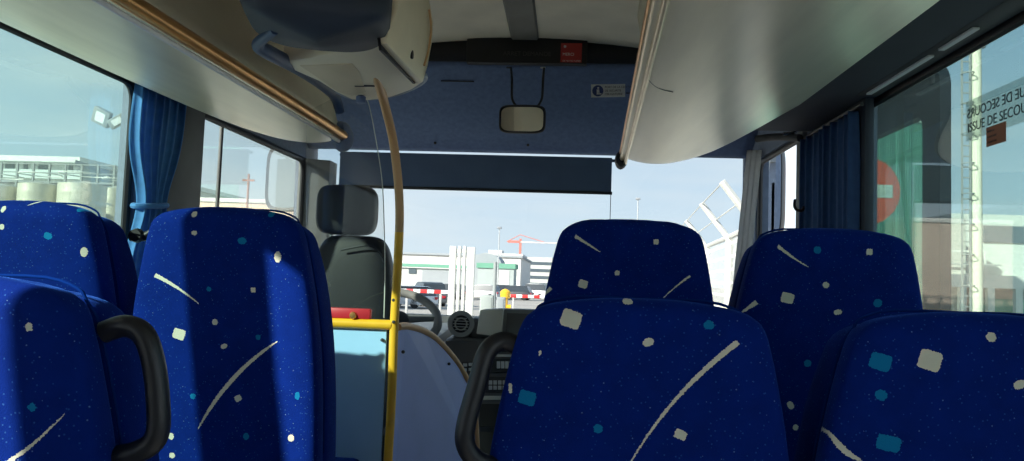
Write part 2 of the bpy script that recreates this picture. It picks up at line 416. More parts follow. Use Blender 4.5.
mb = MB(); mb.lathe([(0.001, 0), (.026, 0), (.034, .02), (.038, .06), (.032, .10), (.001, .115)], (xl0 - .015, yl - .04, zr + .02), 'Y', 20)
for v in mb.bm.verts: v.co.z = zr + .03 + (v.co.z - zr - .03) * 1.55
mb.build('end_cap', M['navy'], rl)
# right rack
zr2 = EYE + 0.49
yr = 3.12
xr0, kr = line_x((656, 0), (622, 158), zr2, yr)
rr, ur, _ = rack(1, xr0, 0.775, zr2, EYE + .62, yr, 'wide grey luggage rack above the right windows with pale ribbed rail', skew=kr)
for i, (dx, dz, r, m) in enumerate(((.004, .012, .011, 'palebrass'), (-.003, .034, .007, 'brass'), (.016, -.006, .007, 'palebrass'))):
    mb = MB(); mb.tube([(xr0 + kr * (-1.2 - yr) + dx, -1.2, zr2 + dz), (xr0 + dx, yr, zr2 + dz)], r, 12); mb.build('rail', M[m], rr)
mb = MB(); mb.lathe([(0.001, 0), (.022, 0), (.026, .03), (.024, .06), (.001, .08)], (xr0, yr - .03, zr2 + .01), 'Y', 20)
for v in mb.bm.verts: v.co.z = zr2 + .01 + (v.co.z - zr2 - .01) * 1.5
mb.build('end_cap', M['dark'], rr)
# thin dark scratch in the panel joint
mb = MB(); a = P(649, 80, Y=1.75); b = P(673, 92, Y=1.75)
def on_rack(px, py):
    d = R @ Vector(((px - W / 2) / FPX, -(py - H / 2) / FPX, -1)); t = (zr2 - .012 - EYE) / d.z; q = CAMP + d * t
    u = (q.x - xr0) / (.775 - xr0); z = zr2 + (EYE + .62 - zr2) * max(u, 0) ** 1.25 - .030 * math.sin(math.pi * max(u, 0)); t = (z - .001 - EYE) / d.z; return CAMP + d * t
mb.tube([on_rack(648, 79), on_rack(655, 86), on_rack(664, 90), on_rack(673, 92)], 0.0012, 6, 3); mb.build('crack', M['black'], rr)

# ================================================================= CURTAINS
def curtain(name, x, yA, yB, ztop, zbot, tie_z, m, label, into, folds=7, amp=0.022, tie=0.45, shift=0.0):
    root = empty(name, (x, (yA + yB) / 2, zbot), label, 'curtain')
    mb = MB()
    def f(u, v):
        z = ztop + (zbot - ztop) * v
        k = 1 - (1 - tie) * math.exp(-((z - tie_z) / 0.16) ** 2)
        yc = (yA + yB) / 2 + shift * math.exp(-((z - tie_z) / 0.3) ** 2)
        y = yc + (u - .5) * (yB - yA) * k
        ph = u * folds * 2 * math.pi + 0.9 * math.sin(z * 3) + 1.3 * math.sin(u * 5)
        a = amp * (0.7 + 0.3 * math.sin(u * 13 + 2))
        return Vector((x + into * (a * math.sin(ph) + amp * 1.2 + .01 * (1 - k)), y + 0.35 * a * math.cos(ph * 2) * k, z))
    mb.grid(f, 160, 60); mb.build('cloth', m, root, solid=0.003, angle=180)
    mb = MB()
    hw = (yB - yA) / 2 * tie + .01; yc = (yA + yB) / 2 + shift
    pts = [(x + into * (amp * 1.2) + into * .042 * math.sin(t * math.pi / 8), yc + hw * math.cos(t * math.pi / 8), tie_z + .01 * math.cos(t * math.pi / 8)) for t in range(17)]
    mb.tube(pts, 0.011, 8); mb.build('tieback', m, root)
    mb = MB(); mb.tube([(x + into * amp, yA - .05, ztop + .012), (x + into * amp, yB + .05, ztop + .012)], 0.007, 8); mb.build('curtain_rail', M['dark'], root)
    return root
M['curtainL'] = mat('blue curtain cloth', (0.10, 0.32, 0.66), 0.85, noise=0.08, nscale=40, sheen=0.3)
M['curtainR'] = mat('navy curtain cloth', (0.06, 0.14, 0.33), 0.85, noise=0.08, nscale=40, sheen=0.3)
M['blindR'] = mat('grey front blind cloth', (0.60, 0.61, 0.62), 0.85, noise=0.06, nscale=40)
for k_ in ('curtainL', 'curtainR', 'blindR'):
    t = M[k_].node_tree; b = t.nodes['Principled BSDF']; tl = t.nodes.new('ShaderNodeBsdfTranslucent'); ms = t.nodes.new('ShaderNodeMixShader'); ms.inputs[0].default_value = .35
    for l_ in b.inputs['Base Color'].links: t.links.new(l_.from_socket, tl.inputs[0])
    t.links.new(b.outputs[0], ms.inputs[1]); t.links.new(tl.outputs[0], ms.inputs[2]); t.links.new(ms.outputs[0], t.nodes['Material Output'].inputs['Surface'])
yA = P(136, 170, X=XL + .05).y; yB = P(184, 170, X=XL + .05).y
curtain('window_curtain', XL + .012, yA, yB, EYE + .64, 0.55, P(150, 205, X=XL + .05).z, M['curtainL'], 'light blue pleated curtain tied back on the pillar beside the left window', 1, shift=-0.04)
yA = P(857, 150, X=XR - .05).y; yB = P(803, 150, X=XR - .05).y
curtain('window_curtain', XR - .030, yA, yB - .02, EYE + .62, 0.55, 0.62, M['curtainR'], 'dark navy curtain hanging full length beside the front door opening', -1, folds=9, tie=0.9)
# unseen curtains on the next left pillars back, added to shade the left seats
curtain('window_curtain', XL + .012, 1.03, 1.12, EYE + .64, 0.60, EYE - .25, M['curtainL'], 'unseen light blue curtain added for shade on the pillar level with the near left seat', 1, tie=0.6)
curtain('window_curtain', XL + .012, -.05, 0.28, EYE + .64, 0.60, EYE - .25, M['curtainL'], 'unseen light blue curtain added for shade on the pillar just behind the near left seat', 1, tie=0.8)
# pale drape at the right end of the windscreen
root = empty('windscreen_drape', (0.98, 4.2, 0.7), 'pale grey drape hanging at the right edge of the windscreen', 'curtain')
mb = MB()
pa, pb = P(738, 300, Y=4.25), P(752, 300, Y=4.1); ta, tb = P(747, 150, Y=4.25), P(762, 150, Y=4.1)
def drape(u, v):
    top = ta.lerp(tb, u); bot = P(729, 320, Y=4.25).lerp(P(745, 320, Y=4.1), u); p = top.lerp(bot, v ** 1.1)
    return p + Vector((0, 0.007 * math.sin(u * 3 * 2 * math.pi), 0))
mb.grid(drape, 60, 24); mb.build('cloth', M['blindR'], root, solid=0.004)

# ================================================================= SEATS
def fabric(name, marks, base=(0.0015, 0.016, 0.160), seed=0):
    m = bpy.data.materials.new(name); m.use_nodes = True; t = m.node_tree; Nn = t.nodes; Lk = t.links
    b = Nn['Principled BSDF']; b.inputs['Roughness'].default_value = 0.85; b.inputs['Sheen Weight'].default_value = 0.32; b.inputs['Sheen Roughness'].default_value = 0.3
    b.inputs['Sheen Tint'].default_value = (0.06, 0.24, 1.0, 1); b.inputs['Specular IOR Level'].default_value = 0.05
    tc = Nn.new('ShaderNodeTexCoord')
    nz = Nn.new('ShaderNodeTexNoise'); nz.inputs['Scale'].default_value = 350; nz.inputs['Detail'].default_value = 1; Lk.new(tc.outputs['Object'], nz.inputs['Vector'])
    ns = Nn.new('ShaderNodeVectorMath'); ns.operation = 'SUBTRACT'; Lk.new(nz.outputs['Color'], ns.inputs[0]); ns.inputs[1].default_value = (.5, .5, .5)
    nm = Nn.new('ShaderNodeVectorMath'); nm.operation = 'SCALE'; Lk.new(ns.outputs[0], nm.inputs[0]); nm.inputs['Scale'].default_value = 0.0045
    ad = Nn.new('ShaderNodeVectorMath'); Lk.new(tc.outputs['Object'], ad.inputs[0]); Lk.new(nm.outputs[0], ad.inputs[1])
    sp = Nn.new('ShaderNodeSeparateXYZ'); Lk.new(ad.outputs[0], sp.inputs[0]); X0, Z0 = sp.outputs['X'], sp.outputs['Z']
    def mth(op, a, b_=None, c=None):
        n = Nn.new('ShaderNodeMath'); n.operation = op
        for i, q in enumerate((a, b_, c)):
            if q is None: continue
            if isinstance(q, (int, float)): n.inputs[i].default_value = q
            else: Lk.new(q, n.inputs[i])
        return n.outputs[0]
    # ground cloth: deep blue with woven variation and fine pale specks
    wv = Nn.new('ShaderNodeTexNoise'); wv.inputs['Scale'].default_value = 22; wv.inputs['Detail'].default_value = 4; Lk.new(tc.outputs['Object'], wv.inputs['Vector'])
    r0 = Nn.new('ShaderNodeMapRange'); r0.inputs['To Min'].default_value = .72; r0.inputs['To Max'].default_value = 1.28; Lk.new(wv.outputs['Fac'], r0.inputs['Value'])
    cb = Nn.new('ShaderNodeVectorMath'); cb.operation = 'SCALE'; cb.inputs[0].default_value = base; Lk.new(r0.outputs[0], cb.inputs['Scale'])
    col = cb.outputs[0]
    def mixc(col, fac, c):
        n = Nn.new('ShaderNodeMixRGB'); Lk.new(fac, n.inputs['Fac']); Lk.new(col, n.inputs['Color1']); n.inputs['Color2'].default_value = (*c, 1); return n.outputs[0]
    for sc, th, c, st in ((110, 0.15, (0.04, 0.14, 0.42), .4), (60, 0.070, (0.20, 0.32, 0.52), .5)):
        vo = Nn.new('ShaderNodeTexVoronoi'); vo.inputs['Scale'].default_value = sc; Lk.new(tc.outputs['Object'], vo.inputs['Vector'])
        f = mth('LESS_THAN', vo.outputs['Distance'], th); f = mth('MULTIPLY', f, st); col = mixc(col, f, c)
    CR = (0.62, 0.62, 0.50); TL = (0.006, 0.17, 0.36)
    for mk in marks:
        kind = mk[0]
        if kind in ('sq', 'dot'):
            _, x, z, sx_, sz_, rot, cc = mk
            dx = mth('SUBTRACT', X0, x); dz = mth('SUBTRACT', Z0, z); c_, s_ = math.cos(rot), math.sin(rot)
            u = mth('ADD', mth('MULTIPLY', dx, c_), mth('MULTIPLY', dz, s_)); v = mth('SUBTRACT', mth('MULTIPLY', dz, c_), mth('MULTIPLY', dx, s_))
            e_ = 6 if kind == 'sq' else 2.2
            q = mth('ADD', mth('POWER', mth('ABSOLUTE', mth('DIVIDE', u, sx_)), e_), mth('POWER', mth('ABSOLUTE', mth('DIVIDE', v, sz_)), e_))
            f = mth('LESS_THAN', q, 1.0); c3 = CR if cc == 'c' else TL
        else:
            _, x0, z0, x1, z1, bend, wd, cc = mk      # thin end at (x0,z0), broad end at (x1,z1)
            Lg = math.hypot(x1 - x0, z1 - z0); ca, sa = (x1 - x0) / Lg, (z1 - z0) / Lg
            dx = mth('SUBTRACT', X0, x0); dz = mth('SUBTRACT', Z0, z0)
            u = mth('DIVIDE', mth('ADD', mth('MULTIPLY', dx, ca), mth('MULTIPLY', dz, sa)), Lg)
            v = mth('SUBTRACT', mth('MULTIPLY', dz, ca), mth('MULTIPLY', dx, sa))
            arc = mth('MULTIPLY', mth('MULTIPLY', u, mth('SUBTRACT', 1.0, u)), 4 * bend)
            dist = mth('ABSOLUTE', mth('SUBTRACT', v, arc))
            ww = mth('MULTIPLY', mth('ADD', mth('MULTIPLY', u, 0.8), 0.2), wd)
            if cc == 'm': ww = mth('MULTIPLY', mth('POWER', mth('ABSOLUTE', mth('MULTIPLY', mth('MULTIPLY', u, mth('SUBTRACT', 1.0, u)), 4.0)), .6), wd)
            f = mth('LESS_THAN', dist, ww); f = mth('MULTIPLY', f, mth('GREATER_THAN', u, 0.0)); f = mth('MULTIPLY', f, mth('LESS_THAN', u, 1.0)); c3 = CR
        if cc == 't': c3 = TL
        col = mixc(col, f, c3)
    Lk.new(col, b.inputs['Base Color'])
    nb = Nn.new('ShaderNodeTexNoise'); nb.inputs['Scale'].default_value = 500; Lk.new(tc.outputs['Object'], nb.inputs['Vector'])
    bp = Nn.new('ShaderNodeBump'); bp.inputs['Strength'].default_value = 0.35; bp.inputs['Distance'].default_value = 0.002; Lk.new(nb.outputs['Fac'], bp.inputs['Height']); Lk.new(bp.outputs[0], b.inputs['Normal'])
    return m

PROF = [(0, .125), (.004, .145), (.012, .160), (.03, .173), (.06, .183), (.10, .193), (.15, .203), (.20, .212), (.27, .222), (.35, .230), (.50, .236), (.80, .236)]
def aw(h):
    for (h0, a0), (h1, a1) in zip(PROF, PROF[1:]):
        if h <= h1: return a0 + (a1 - a0) * (h - h0) / (h1 - h0)
    return PROF[-1][1]
def pad_mesh(hts, scale, thick, y0, topdrop=0, lowcut=0.80, exp=5.0, belly=0.012, top_r=0.05, recline=0.10, wing=0.0):
    """upright padded slab; y0 = rear face. origin top centre"""
    mb = MB(); n = 64; rings = []
    steps = [0, .0015, .004, .008, .014, .022, .032, .045, .06, .08, .105, .135, .17, .21, .26, .32, .39, .47, .56, .66, .74, lowcut]
    for h in steps:
        k = 1.0 if h > top_r else math.sqrt(max(0.0, 1 - (1 - h / top_r) ** 2))
        a = aw(h) * scale * (0.86 + 0.14 * k) if h < top_r else aw(h) * scale
        t = thick / 2 * max(k, 0.05)
        ring = []
        for i in range(n):
            an = 2 * math.pi * i / n; c, s = math.cos(an), math.sin(an)
            ex = 2 / exp; ux = math.copysign(abs(c) ** ex, c); uy = math.copysign(abs(s) ** ex, s)
            bul = belly * (1 - ux * ux) * (-1 if uy < 0 else 1) * min(1, h / .1)
            fw = wing * abs(ux) ** 4 * (1 if uy > 0 else 0) * min(1, h / .15)
            ring.append(mb.bm.verts.new((a * ux, y0 + thick / 2 + t * uy + bul * 0.5 + fw - recline * h * (-1), -h - topdrop - 0.010 * abs(ux) ** 3 * (1 - min(h / .05, 1)))))
        rings.append(ring)
    for A, B in zip(rings, rings[1:]):
        for i in range(n): mb.bm.faces.new((A[i], A[(i + 1) % n], B[(i + 1) % n], B[i]))
    mb.bm.faces.new(rings[0]); mb.bm.faces.new(rings[-1])
    return mb
def make_seat(name, x, y, ztop, marks_px, label, group, side=None, handle=None, scale=1.0, hook=False, face_off=0.0, zfloor=0.0):
    root = empty(name, (x, y + .15, zfloor), label, 'seat', group)
    TOP = Vector((x, y, ztop))
    def px2l(px, py):
        # the rear face leans forward going down (recline .10 per metre)
        q = P(px, py, Y=y)
        for _ in range(3): q = P(px, py, Y=y + 0.0 + 0.10 * (ztop - q.z) * 1.0)
        return q.x - x, q.z - ztop
    mpp = y / FPX
    marks = []
    for mk in marks_px:
        if mk[0] in ('sq', 'dot'):
            _, px, py, sw, sh, rot, cc = mk; lx, lz = px2l(px, py); marks.append((mk[0], lx, lz, sw * mpp / 2, sh * mpp / 2, math.radians(rot), cc))
        else:
            _, a, b, c, d, bend, wd, cc = mk; x0, z0 = px2l(a, b); x1, z1 = px2l(c, d); marks.append(('com', x0, z0, x1, z1, bend * mpp, wd * mpp / 2, cc))
    fm = fabric(name + ' printed moquette', marks)
    plain = M.setdefault('moq', fabric('plain speckled moquette', [('sq', -.12, -.2, .012, .012, .3, 'c'), ('dot', .1, -.12, .008, .008, 0, 't'), ('com', -.02, -.3, .12, -.22, .01, .003, 'c')]))
    off = TOP - Vector((x, y + .15, zfloor))
    o = local(pad_mesh(None, scale, 0.085, 0), 'backrest', fm, root, angle=180); o.location = off
    c = pad_mesh(None, scale * 0.985, 0.10, 0.082, topdrop=0.016, wing=0.03)
    o2 = local(c, 'back_cushion', plain, root, angle=180); o2.location = off
    # seam piping round the rear face
    mb = MB(); pts = []
    hs = [.60, .45, .35, .27, .20, .15, .10, .06, .03, .013]
    def edge(h, s_): return Vector((s_ * (aw(h) * scale - .004 - (.008 if h < .05 else 0)), 0.084 + .10 * h, -h - .004))
    pts = [edge(h, 1) for h in hs] + [Vector((s_ * .10 * scale, .086, -.002)) for s_ in (1, 0, -1)] + [edge(h, -1) for h in reversed(hs)]
    mb.tube(pts, 0.0025, 8, 3)
    o3 = local(mb, 'piping', M['pipe'], root); o3.location = off
    # seat cushion, base and legs
    zs = ztop - zfloor - 0.72
    mb = MB(); mb.box((-.225, -.02 + .05, zs - .13), (.225, .47, zs), .035, seg=4); local(mb, 'seat', plain, root)
    mb = MB(); mb.box((-.20, 0, zs - .17), (.20, .42, zs - .13), .01); mb.box((-.17, .04, .0), (-.13, .38, zs - .16), .008); mb.box((.13, .04, .0), (.17, .38, zs - .16), .008); local(mb, 'frame', M['dark'], root)
    if handle:
        pts = [P(*q[:2], Y=q[2]) for q in handle]
        mb = MB(); mb.tube(pts, 0.0165, 16, 6); mb.build('grab_handle', M['handle'], root)
    if hook:
        mb = MB(); q = P(146, 236, Y=y + .2); mb.tube([q + Vector((-.04, 0, 0)), q, q + Vector((.02, 0, .02))], [.016, .013, .006], 12, 3); mb.lathe([(.001, 0), (.016, 0), (.02, .012), (.001, .02)], (q.x - .02, q.y - .02, q.z), 'Y', 16); mb.build('recline_knob', M['handle'], root)
    return root
gF, gN = 'front row of blue seats', 'near row of blue seats'
# (kind, px, py, w, h, rot, colour)  c = cream, t = teal;   ('com', thin end, broad end, bend px, width px)
make_seat('coach_seat', P(632, 218, Y=1.90).x, 1.90, P(632, 218, Y=1.9).z,
    [('com', 600, 252, 575, 236, 0, 3.5, 'c'), ('sq', 583, 284, 9, 8, -15, 'c'), ('dot', 617, 273, 5, 5, 0, 'c'), ('sq', 656, 242, 5, 5, 0, 'c'), ('dot', 630, 302, 8, 6, 0, 'c'), ('com', 660, 301, 690, 276, 1, 2, 'c'), ('com', 541, 298, 551, 288, 0, 4, 'c')],
    'blue patterned seat in the front row right of the aisle, small dashes near its top', gF, zfloor=.17)
make_seat('coach_seat', P(829, 227, Y=1.90).x + .02, 1.90, P(829, 227, Y=1.9).z,
    [('com', 808, 267, 778, 246, 1, 3.2, 'c'), ('sq', 787, 298, 12, 10, -12, 'c'), ('dot', 825, 285, 6, 6, 0, 'c'), ('dot', 837, 312, 8, 5, 10, 'c'), ('sq', 869, 252, 6, 6, 0, 'c'), ('com', 815, 399, 857, 342, 5, 4, 'c'), ('com', 741, 314, 757, 302, 0, 5, 'c'), ('dot', 817, 250, 7, 7, 0, 't'), ('dot', 877, 303, 8, 8, 0, 't'), ('dot', 790, 405, 6, 8, 30, 'c'), ('dot', 795, 427, 5, 6, 0, 'c'), ('dot', 807, 363, 7, 7, 0, 't')],
    'blue patterned seat in the front row beside the right window, under the no entry sign', gF, scale=1.05, zfloor=.17)
make_seat('coach_seat', P(306, 300, Y=1.76).x - .222, 1.76, P(240, 206, Y=1.76).z,
    [('com', 200, 304, 155, 275, -2, 4.5, 'c'), ('sq', 180, 334, 13, 11, -15, 'c'), ('dot', 225, 346, 7, 5, 30, 'c'), ('com', 199, 429, 278, 341, 8, 4.2, 'm'), ('dot', 278, 257, 7, 11, 0, 'c'), ('sq', 254, 290, 5, 5, 0, 'c'), ('dot', 216, 322, 6, 6, 0, 'c'), ('dot', 193, 214, 6, 6, 0, 'c'), ('dot', 195, 233, 6, 5, 0, 'c'),
     ('sq', 239, 398, 7, 6, 30, 'c'), ('dot', 172, 436, 6, 7, 0, 'c'), ('dot', 173, 455, 6, 6, 0, 'c'), ('dot', 243, 241, 9, 7, 0, 't'), ('dot', 210, 289, 5, 5, 0, 't'), ('dot', 194, 396, 6, 6, 0, 't'), ('dot', 247, 436, 6, 7, 0, 't'), ('dot', 259, 337, 5, 5, 0, 't'), ('dot', 291, 438, 6, 7, 0, 'c'), ('dot', 297, 396, 5, 8, 0, 't'), ('dot', 269, 214, 6, 6, 0, 't')],
    'tall sunlit blue seat left of the aisle, long pale streak across its back', gF, scale=1.03, zfloor=.17)
make_seat('coach_seat', P(100, 250, Y=1.76).x - .222, 1.76, P(60, 200, Y=1.76).z,
    [('dot', 83, 252, 7, 10, 0, 'c'), ('dot', 49, 236, 9, 7, -20, 't'), ('dot', 75, 208, 6, 7, 0, 't'), ('dot', 2, 209, 5, 7, 0, 'c'), ('dot', 3, 227, 5, 6, 0, 'c'), ('com', 24, 205, 33, 200, 0, 2, 'c')],
    'sunlit blue seat in the front row beside the left window', gF, hook=True, zfloor=.17)
make_seat('coach_seat', P(645, 299, Y=1.25).x, 1.25, P(645, 299, Y=1.25).z,
    [('com', 628, 466, 738, 342, 9, 6, 'c'), ('sq', 571, 319, 20, 17, -18, 'c'), ('dot', 629, 302, 10, 6, 0, 'c'), ('dot', 648, 342, 11, 8, 20, 'c'), ('sq', 680, 434, 12, 9, -20, 'c'), ('sq', 527, 398, 17, 14, -12, 't'), ('dot', 598, 428, 9, 9, 0, 't'), ('dot', 709, 325, 10, 9, 0, 't'), ('dot', 510, 389, 4, 10, 0, 'c'), ('dot', 540, 353, 3, 5, 0, 'c')],
    'nearest blue seat right of the aisle, low and wide with a long diagonal streak', gN, scale=1.12,
    handle=[(526, 352, 1.30), (505, 341, 1.30), (487, 352, 1.29), (477, 385, 1.28), (466, 425, 1.27), (466, 446, 1.27), (478, 461, 1.28), (500, 468, 1.30)])
make_seat('coach_seat', P(830, 461, Y=1.25).x + .238, 1.25, P(940, 312, Y=1.25).z,
    [('sq', 929, 360, 21, 19, -15, 'c'), ('dot', 991, 337, 9, 9, 0, 'c'), ('sq', 881, 362, 19, 16, -15, 't'), ('dot', 881, 395, 11, 10, -30, 't'), ('sq', 888, 443, 22, 15, -10, 't'), ('dot', 1018, 384, 12, 8, 20, 'c'), ('com', 833, 433, 862, 461, -4, 6, 'm')],
    'nearest blue seat by the right window, with teal squares and a large cream square', gN, scale=1.06)
make_seat('coach_seat', P(88, 380, Y=1.00).x - .238, 1.00, P(40, 277, Y=1.0).z,
    [('sq', 29, 327, 7, 8, 0, 'c'), ('sq', 33, 407, 8, 8, 40, 't'), ('com', 63, 414, 8, 463, 3, 5, 'c'), ('dot', 78, 304, 10, 10, 0, 'c'), ('dot', 86, 285, 14, 6, 0, 'c')],
    'nearest blue seat left of the aisle with a black grab handle on its edge', gN, scale=1.06,
    handle=[(104, 332, 1.09), (125, 326, 1.09), (143, 334, 1.09), (153, 360, 1.09), (158, 400, 1.09), (157, 435, 1.09), (140, 451, 1.09), (108, 459, 1.09)])

# ================================================================= HANGING MONITOR AND HOUSING (left, overhead)
YM = 1.43
q0 = P(243, 8, Y=YM + .10); q1 = P(387, 8, Y=YM + .10); zb = P(310, 23, Y=YM).z
root = empty('overhead_monitor', ((q0.x + q1.x) / 2, 1.54, zb), 'dark navy bulky monitor hanging from the ceiling at the upper left', 'monitor')
mb = MB()
cx = (q0.x + q1.x) / 2; hw = (q1.x - q0.x) / 2
CT, ST = math.cos(.24), math.sin(.24)
def mon(u, v):      # rounded shell: rings from the underside up
    an = 2 * math.pi * u; c, s = math.cos(an), math.sin(an); ex = 2 / 5.0
    ux = math.copysign(abs(c) ** ex, c); uy = math.copysign(abs(s) ** ex, s)
    t = min(v / .22, 1); k = 0.96 + 0.04 * math.sin(t * math.pi / 2)
    if v == 0: k = 0.05
    elif v < .05: k = .92
    bow = 0.030 * (1 - ux * ux)
    z = zb + .50 * v + (0.016 * abs(ux) ** 4) * (1 - v) * (1 if v else 0)
    dx, dy = hw * ux * k, .115 * uy * k + (bow if uy > 0 else -.4 * bow)      # the set is turned to face the seats
    return Vector((cx + dx * CT - dy * ST, YM + .125 + dx * ST + dy * CT, z))
V = mb.grid(mon, 72, 24, closeu=True); mb.bm.faces.new(V[0]); mb.bm.faces.new(V[-1])
mb.build('casing', mat('navy monitor casing', (0.022, 0.036, 0.060), 0.62, noise=0.1, bump=0.2, bscale=200), root, angle=60)
mb = MB(); mb.box((cx - .10, 1.48, zb + .40), (cx + .10, 1.62, CZ + .03), .01); mb.build('mount', M['dark'], root)
mb = MB(); mb.box((-hw + .05, .140, zb + .09), (hw - .05, .160, zb + .34), .008, mtx=Matrix.Translation((cx, YM + .125, 0)) @ Matrix.Rotation(.24, 4, 'Z')); mb.build('screen', M['screen'], root)
mb = MB(); mb.tube([P(275, 30, Y=1.56), P(258, 44, Y=1.66), P(268, 52, Y=1.74), P(298, 68, Y=2.0), P(322, 84, Y=2.25), P(335, 97, Y=2.4), P(340, 112, Y=2.45)], [.010, .014, .018, .019, .019, .017, .015], 12, 5)
mb.build('guard_rail', mat('dark blue padded rail', (0.03, 0.07, 0.16), 0.5), root)

root = empty('overhead_cabinet', (-.58, 2.1, EYE + .55), 'cream overhead cabinet behind the hanging monitor with its side flap open', 'cabinet')
zc = EYE + .53
outl = [P(282, 62, Z=zc), P(305, 60, Z=zc), P(345, 50, Z=zc), P(381, 42, Z=zc), P(402, 62, Z=zc), P(421, 78, Z=zc), P(424, 83, Z=zc), P(412, 91, Z=zc), P(392, 98, Z=zc), P(370, 101, Z=zc), P(350, 100, Z=zc), P(335, 93, Z=zc), P(318, 82, Z=zc), P(290, 70, Z=zc)]
mb = MB(); mb.prism(outl, (0, 0, CZ - zc - .03), .012); mb.build('cabinet_body', M['cream'], root, angle=30)
# thin pale lip round the far edge
mb = MB(); mb.tube([p + Vector((0, 0, .012)) for p in outl[5:12]], .010, 8, 4); mb.build('rim', mat('pale blue grey lip', (.30, .36, .45), .5), root)
mb = MB(); ins = [P(300, 66, Z=zc - .002), P(352, 64, Z=zc - .002), P(359, 72, Z=zc - .002), P(366, 92, Z=zc - .002), P(352, 96, Z=zc - .002), P(338, 92, Z=zc - .002), P(318, 78, Z=zc - .002)]
mb.prism(ins, (0, 0, .004), .001); mb.build('access_panel', mat('tan access panel', (.72, .62, .45), .5, noise=.05), root)
mb = MB(); q = P(361, 97, Z=zc - .004); mb.lathe([(.001, -.02), (.014, -.018), (.015, 0), (.001, .01)], q, 'Z', 20); mb.build('knob', M['navy'], root)
# open flap on the aisle side
mb = MB()
def fl(px, py, t): return P(px, py, Y=1.62 + .36 * t)
fo = [fl(387, 44, 0), fl(389, 30, .02), fl(396, 8, .05), fl(399, -14, .06), fl(424, -14, .8), fl(431, 4, .9), fl(434, 22, 1), fl(432, 45, 1), fl(428, 66, 1), fl(423, 83, 1)]
mb.prism(fo, (-.022, .004, 0), .005); fp = mb.build('flap', mat('cream flap plastic', (.88, .80, .60), .5, noise=.05), root, angle=30)
mb = MB(); sh = Vector((.001, -.004, 0)); mb.tube([fl(424, 66, .88) + sh, fl(428, 52, .9) + sh, fl(431, 30, .9) + sh, fl(429, 10, .84) + sh], .003, 8, 4); mb.build('groove', M['orangetrim'], fp)
mb = MB(); q = fl(410, 55, .58); mb.lathe([(.001, -.01), (.010, -.008), (.011, .004), (.001, .006)], q + Vector((.004, -.004, 0)), 'X', 16); 
mb.build('latch', M['black'], fp)
mb = MB(); mb.prism([fl(388, 48, 0) + Vector((-.014, 0, -.005)), fl(384, 22, 0) + Vector((-.014, 0, 0)), fl(396, -10, .0) + Vector((-.014, 0, 0)), fl(426, 74, 1) + Vector((-.016, 0, .06)), fl(421, 84, 1) + Vector((-.016, 0, 0))], (-.006, 0, 0)); mb.build('gasket', M['black'], root)

# ================================================================= PARTITION BEHIND THE DRIVER
root = empty('driver_partition', (-.8, 2.5, 0), 'blue panelled partition behind the driver with yellow tube frame', 'partition')
YP = 2.45
pb = P(392, 325, Y=YP)
mb = MB(); x0 = P(318, 325, Y=YP).x - .55
mb.tube([(XL + .05, YP, pb.z), (x0, YP, pb.z), (pb.x, YP, pb.z)], .0165, 14); mb.build('top_rail', M['yellow'], root)
mb = MB()
base = P(388, 461, Y=YP)
pole = [Vector((base.x, YP, 0)), Vector((base.x, YP, .5)), base, P(391.5, 400, Y=YP), P(394, 330, Y=YP), P(397.5, 270, Y=YP - .01), P(399.3, 232, Y=YP - .02)]
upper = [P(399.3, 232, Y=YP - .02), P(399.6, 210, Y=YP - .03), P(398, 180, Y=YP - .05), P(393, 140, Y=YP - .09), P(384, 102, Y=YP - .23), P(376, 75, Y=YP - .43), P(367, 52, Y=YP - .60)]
mb.tube(pole, .0145, 14, 5); mb.build('pole', M['yellow'], root)
mb = MB(); mb.tube(upper, .0140, 14, 6); mb.build('shaded_upper_pole', M['orangetrim'], root)  # upper length of the same yellow pole, its shade painted as tan
mb = MB(); mb.tube([P(355, 84, Y=YP - .36), P(379, 84, Y=YP - .36)], .008, 10); mb.build('bracket', M['dark'], root)
mb = MB(); a = P(332, 332, Y=YP); b = P(386, 332, Y=YP)
mb.box((XL + .03, YP + .004, .05), (b.x, YP + .016, a.z + .012)); p1 = mb.build('panel', M['paleblue'], root, smooth=False)
for (x, y) in ((382, 340), (393.5, 300), (393.5, 322)):
    mb = MB(); q = P(x, y, Y=YP - (.002 if y > 330 else .016)); mb.lathe([(.001, -.004), (.005, -.003), (.006, .003), (.001, .004)], q, 'Y', 12); mb.build('screw', M['dark'], root)
# curved lilac side panel running forward along the aisle
ya, yb = YP + .02, 3.15
pts = []; trim = []
prof2 = [(398, 327), (405, 326), (413, 327.5), (424, 331), (435, 338), (446, 349), (456, 361), (464, 374), (470, 386), (474, 405), (476, 430), (477, 461)]
for (x, y) in prof2:
    t = (x - 398) / 79; q = P(x, y, Y=ya + (yb - ya) * t ** .9); pts.append(q)
last = pts[-1]
pol = pts + [Vector((last.x, last.y, .02)), Vector((pts[0].x, pts[0].y, .02))]
mb = MB(); mb.prism(pol, (-.012, .004, 0)); mb.build('side_panel', M['lilac'], root, smooth=False)
mb = MB(); mb.tube(pts + [Vector((last.x, last.y, .3))], .0125, 12, 3); mb.build('edge_trim', M['orangetrim'], root)
for (x, y, t) in ((403, 352, .06), (449, 364, .65)):
    mb = MB(); q = P(x, y, Y=ya + (yb - ya) * t - .012); mb.lathe([(.001, -.003), (.005, -.002), (.006, .002), (.001, .003)], q, 'Y', 12); mb.build('screw', M['dark'], root)
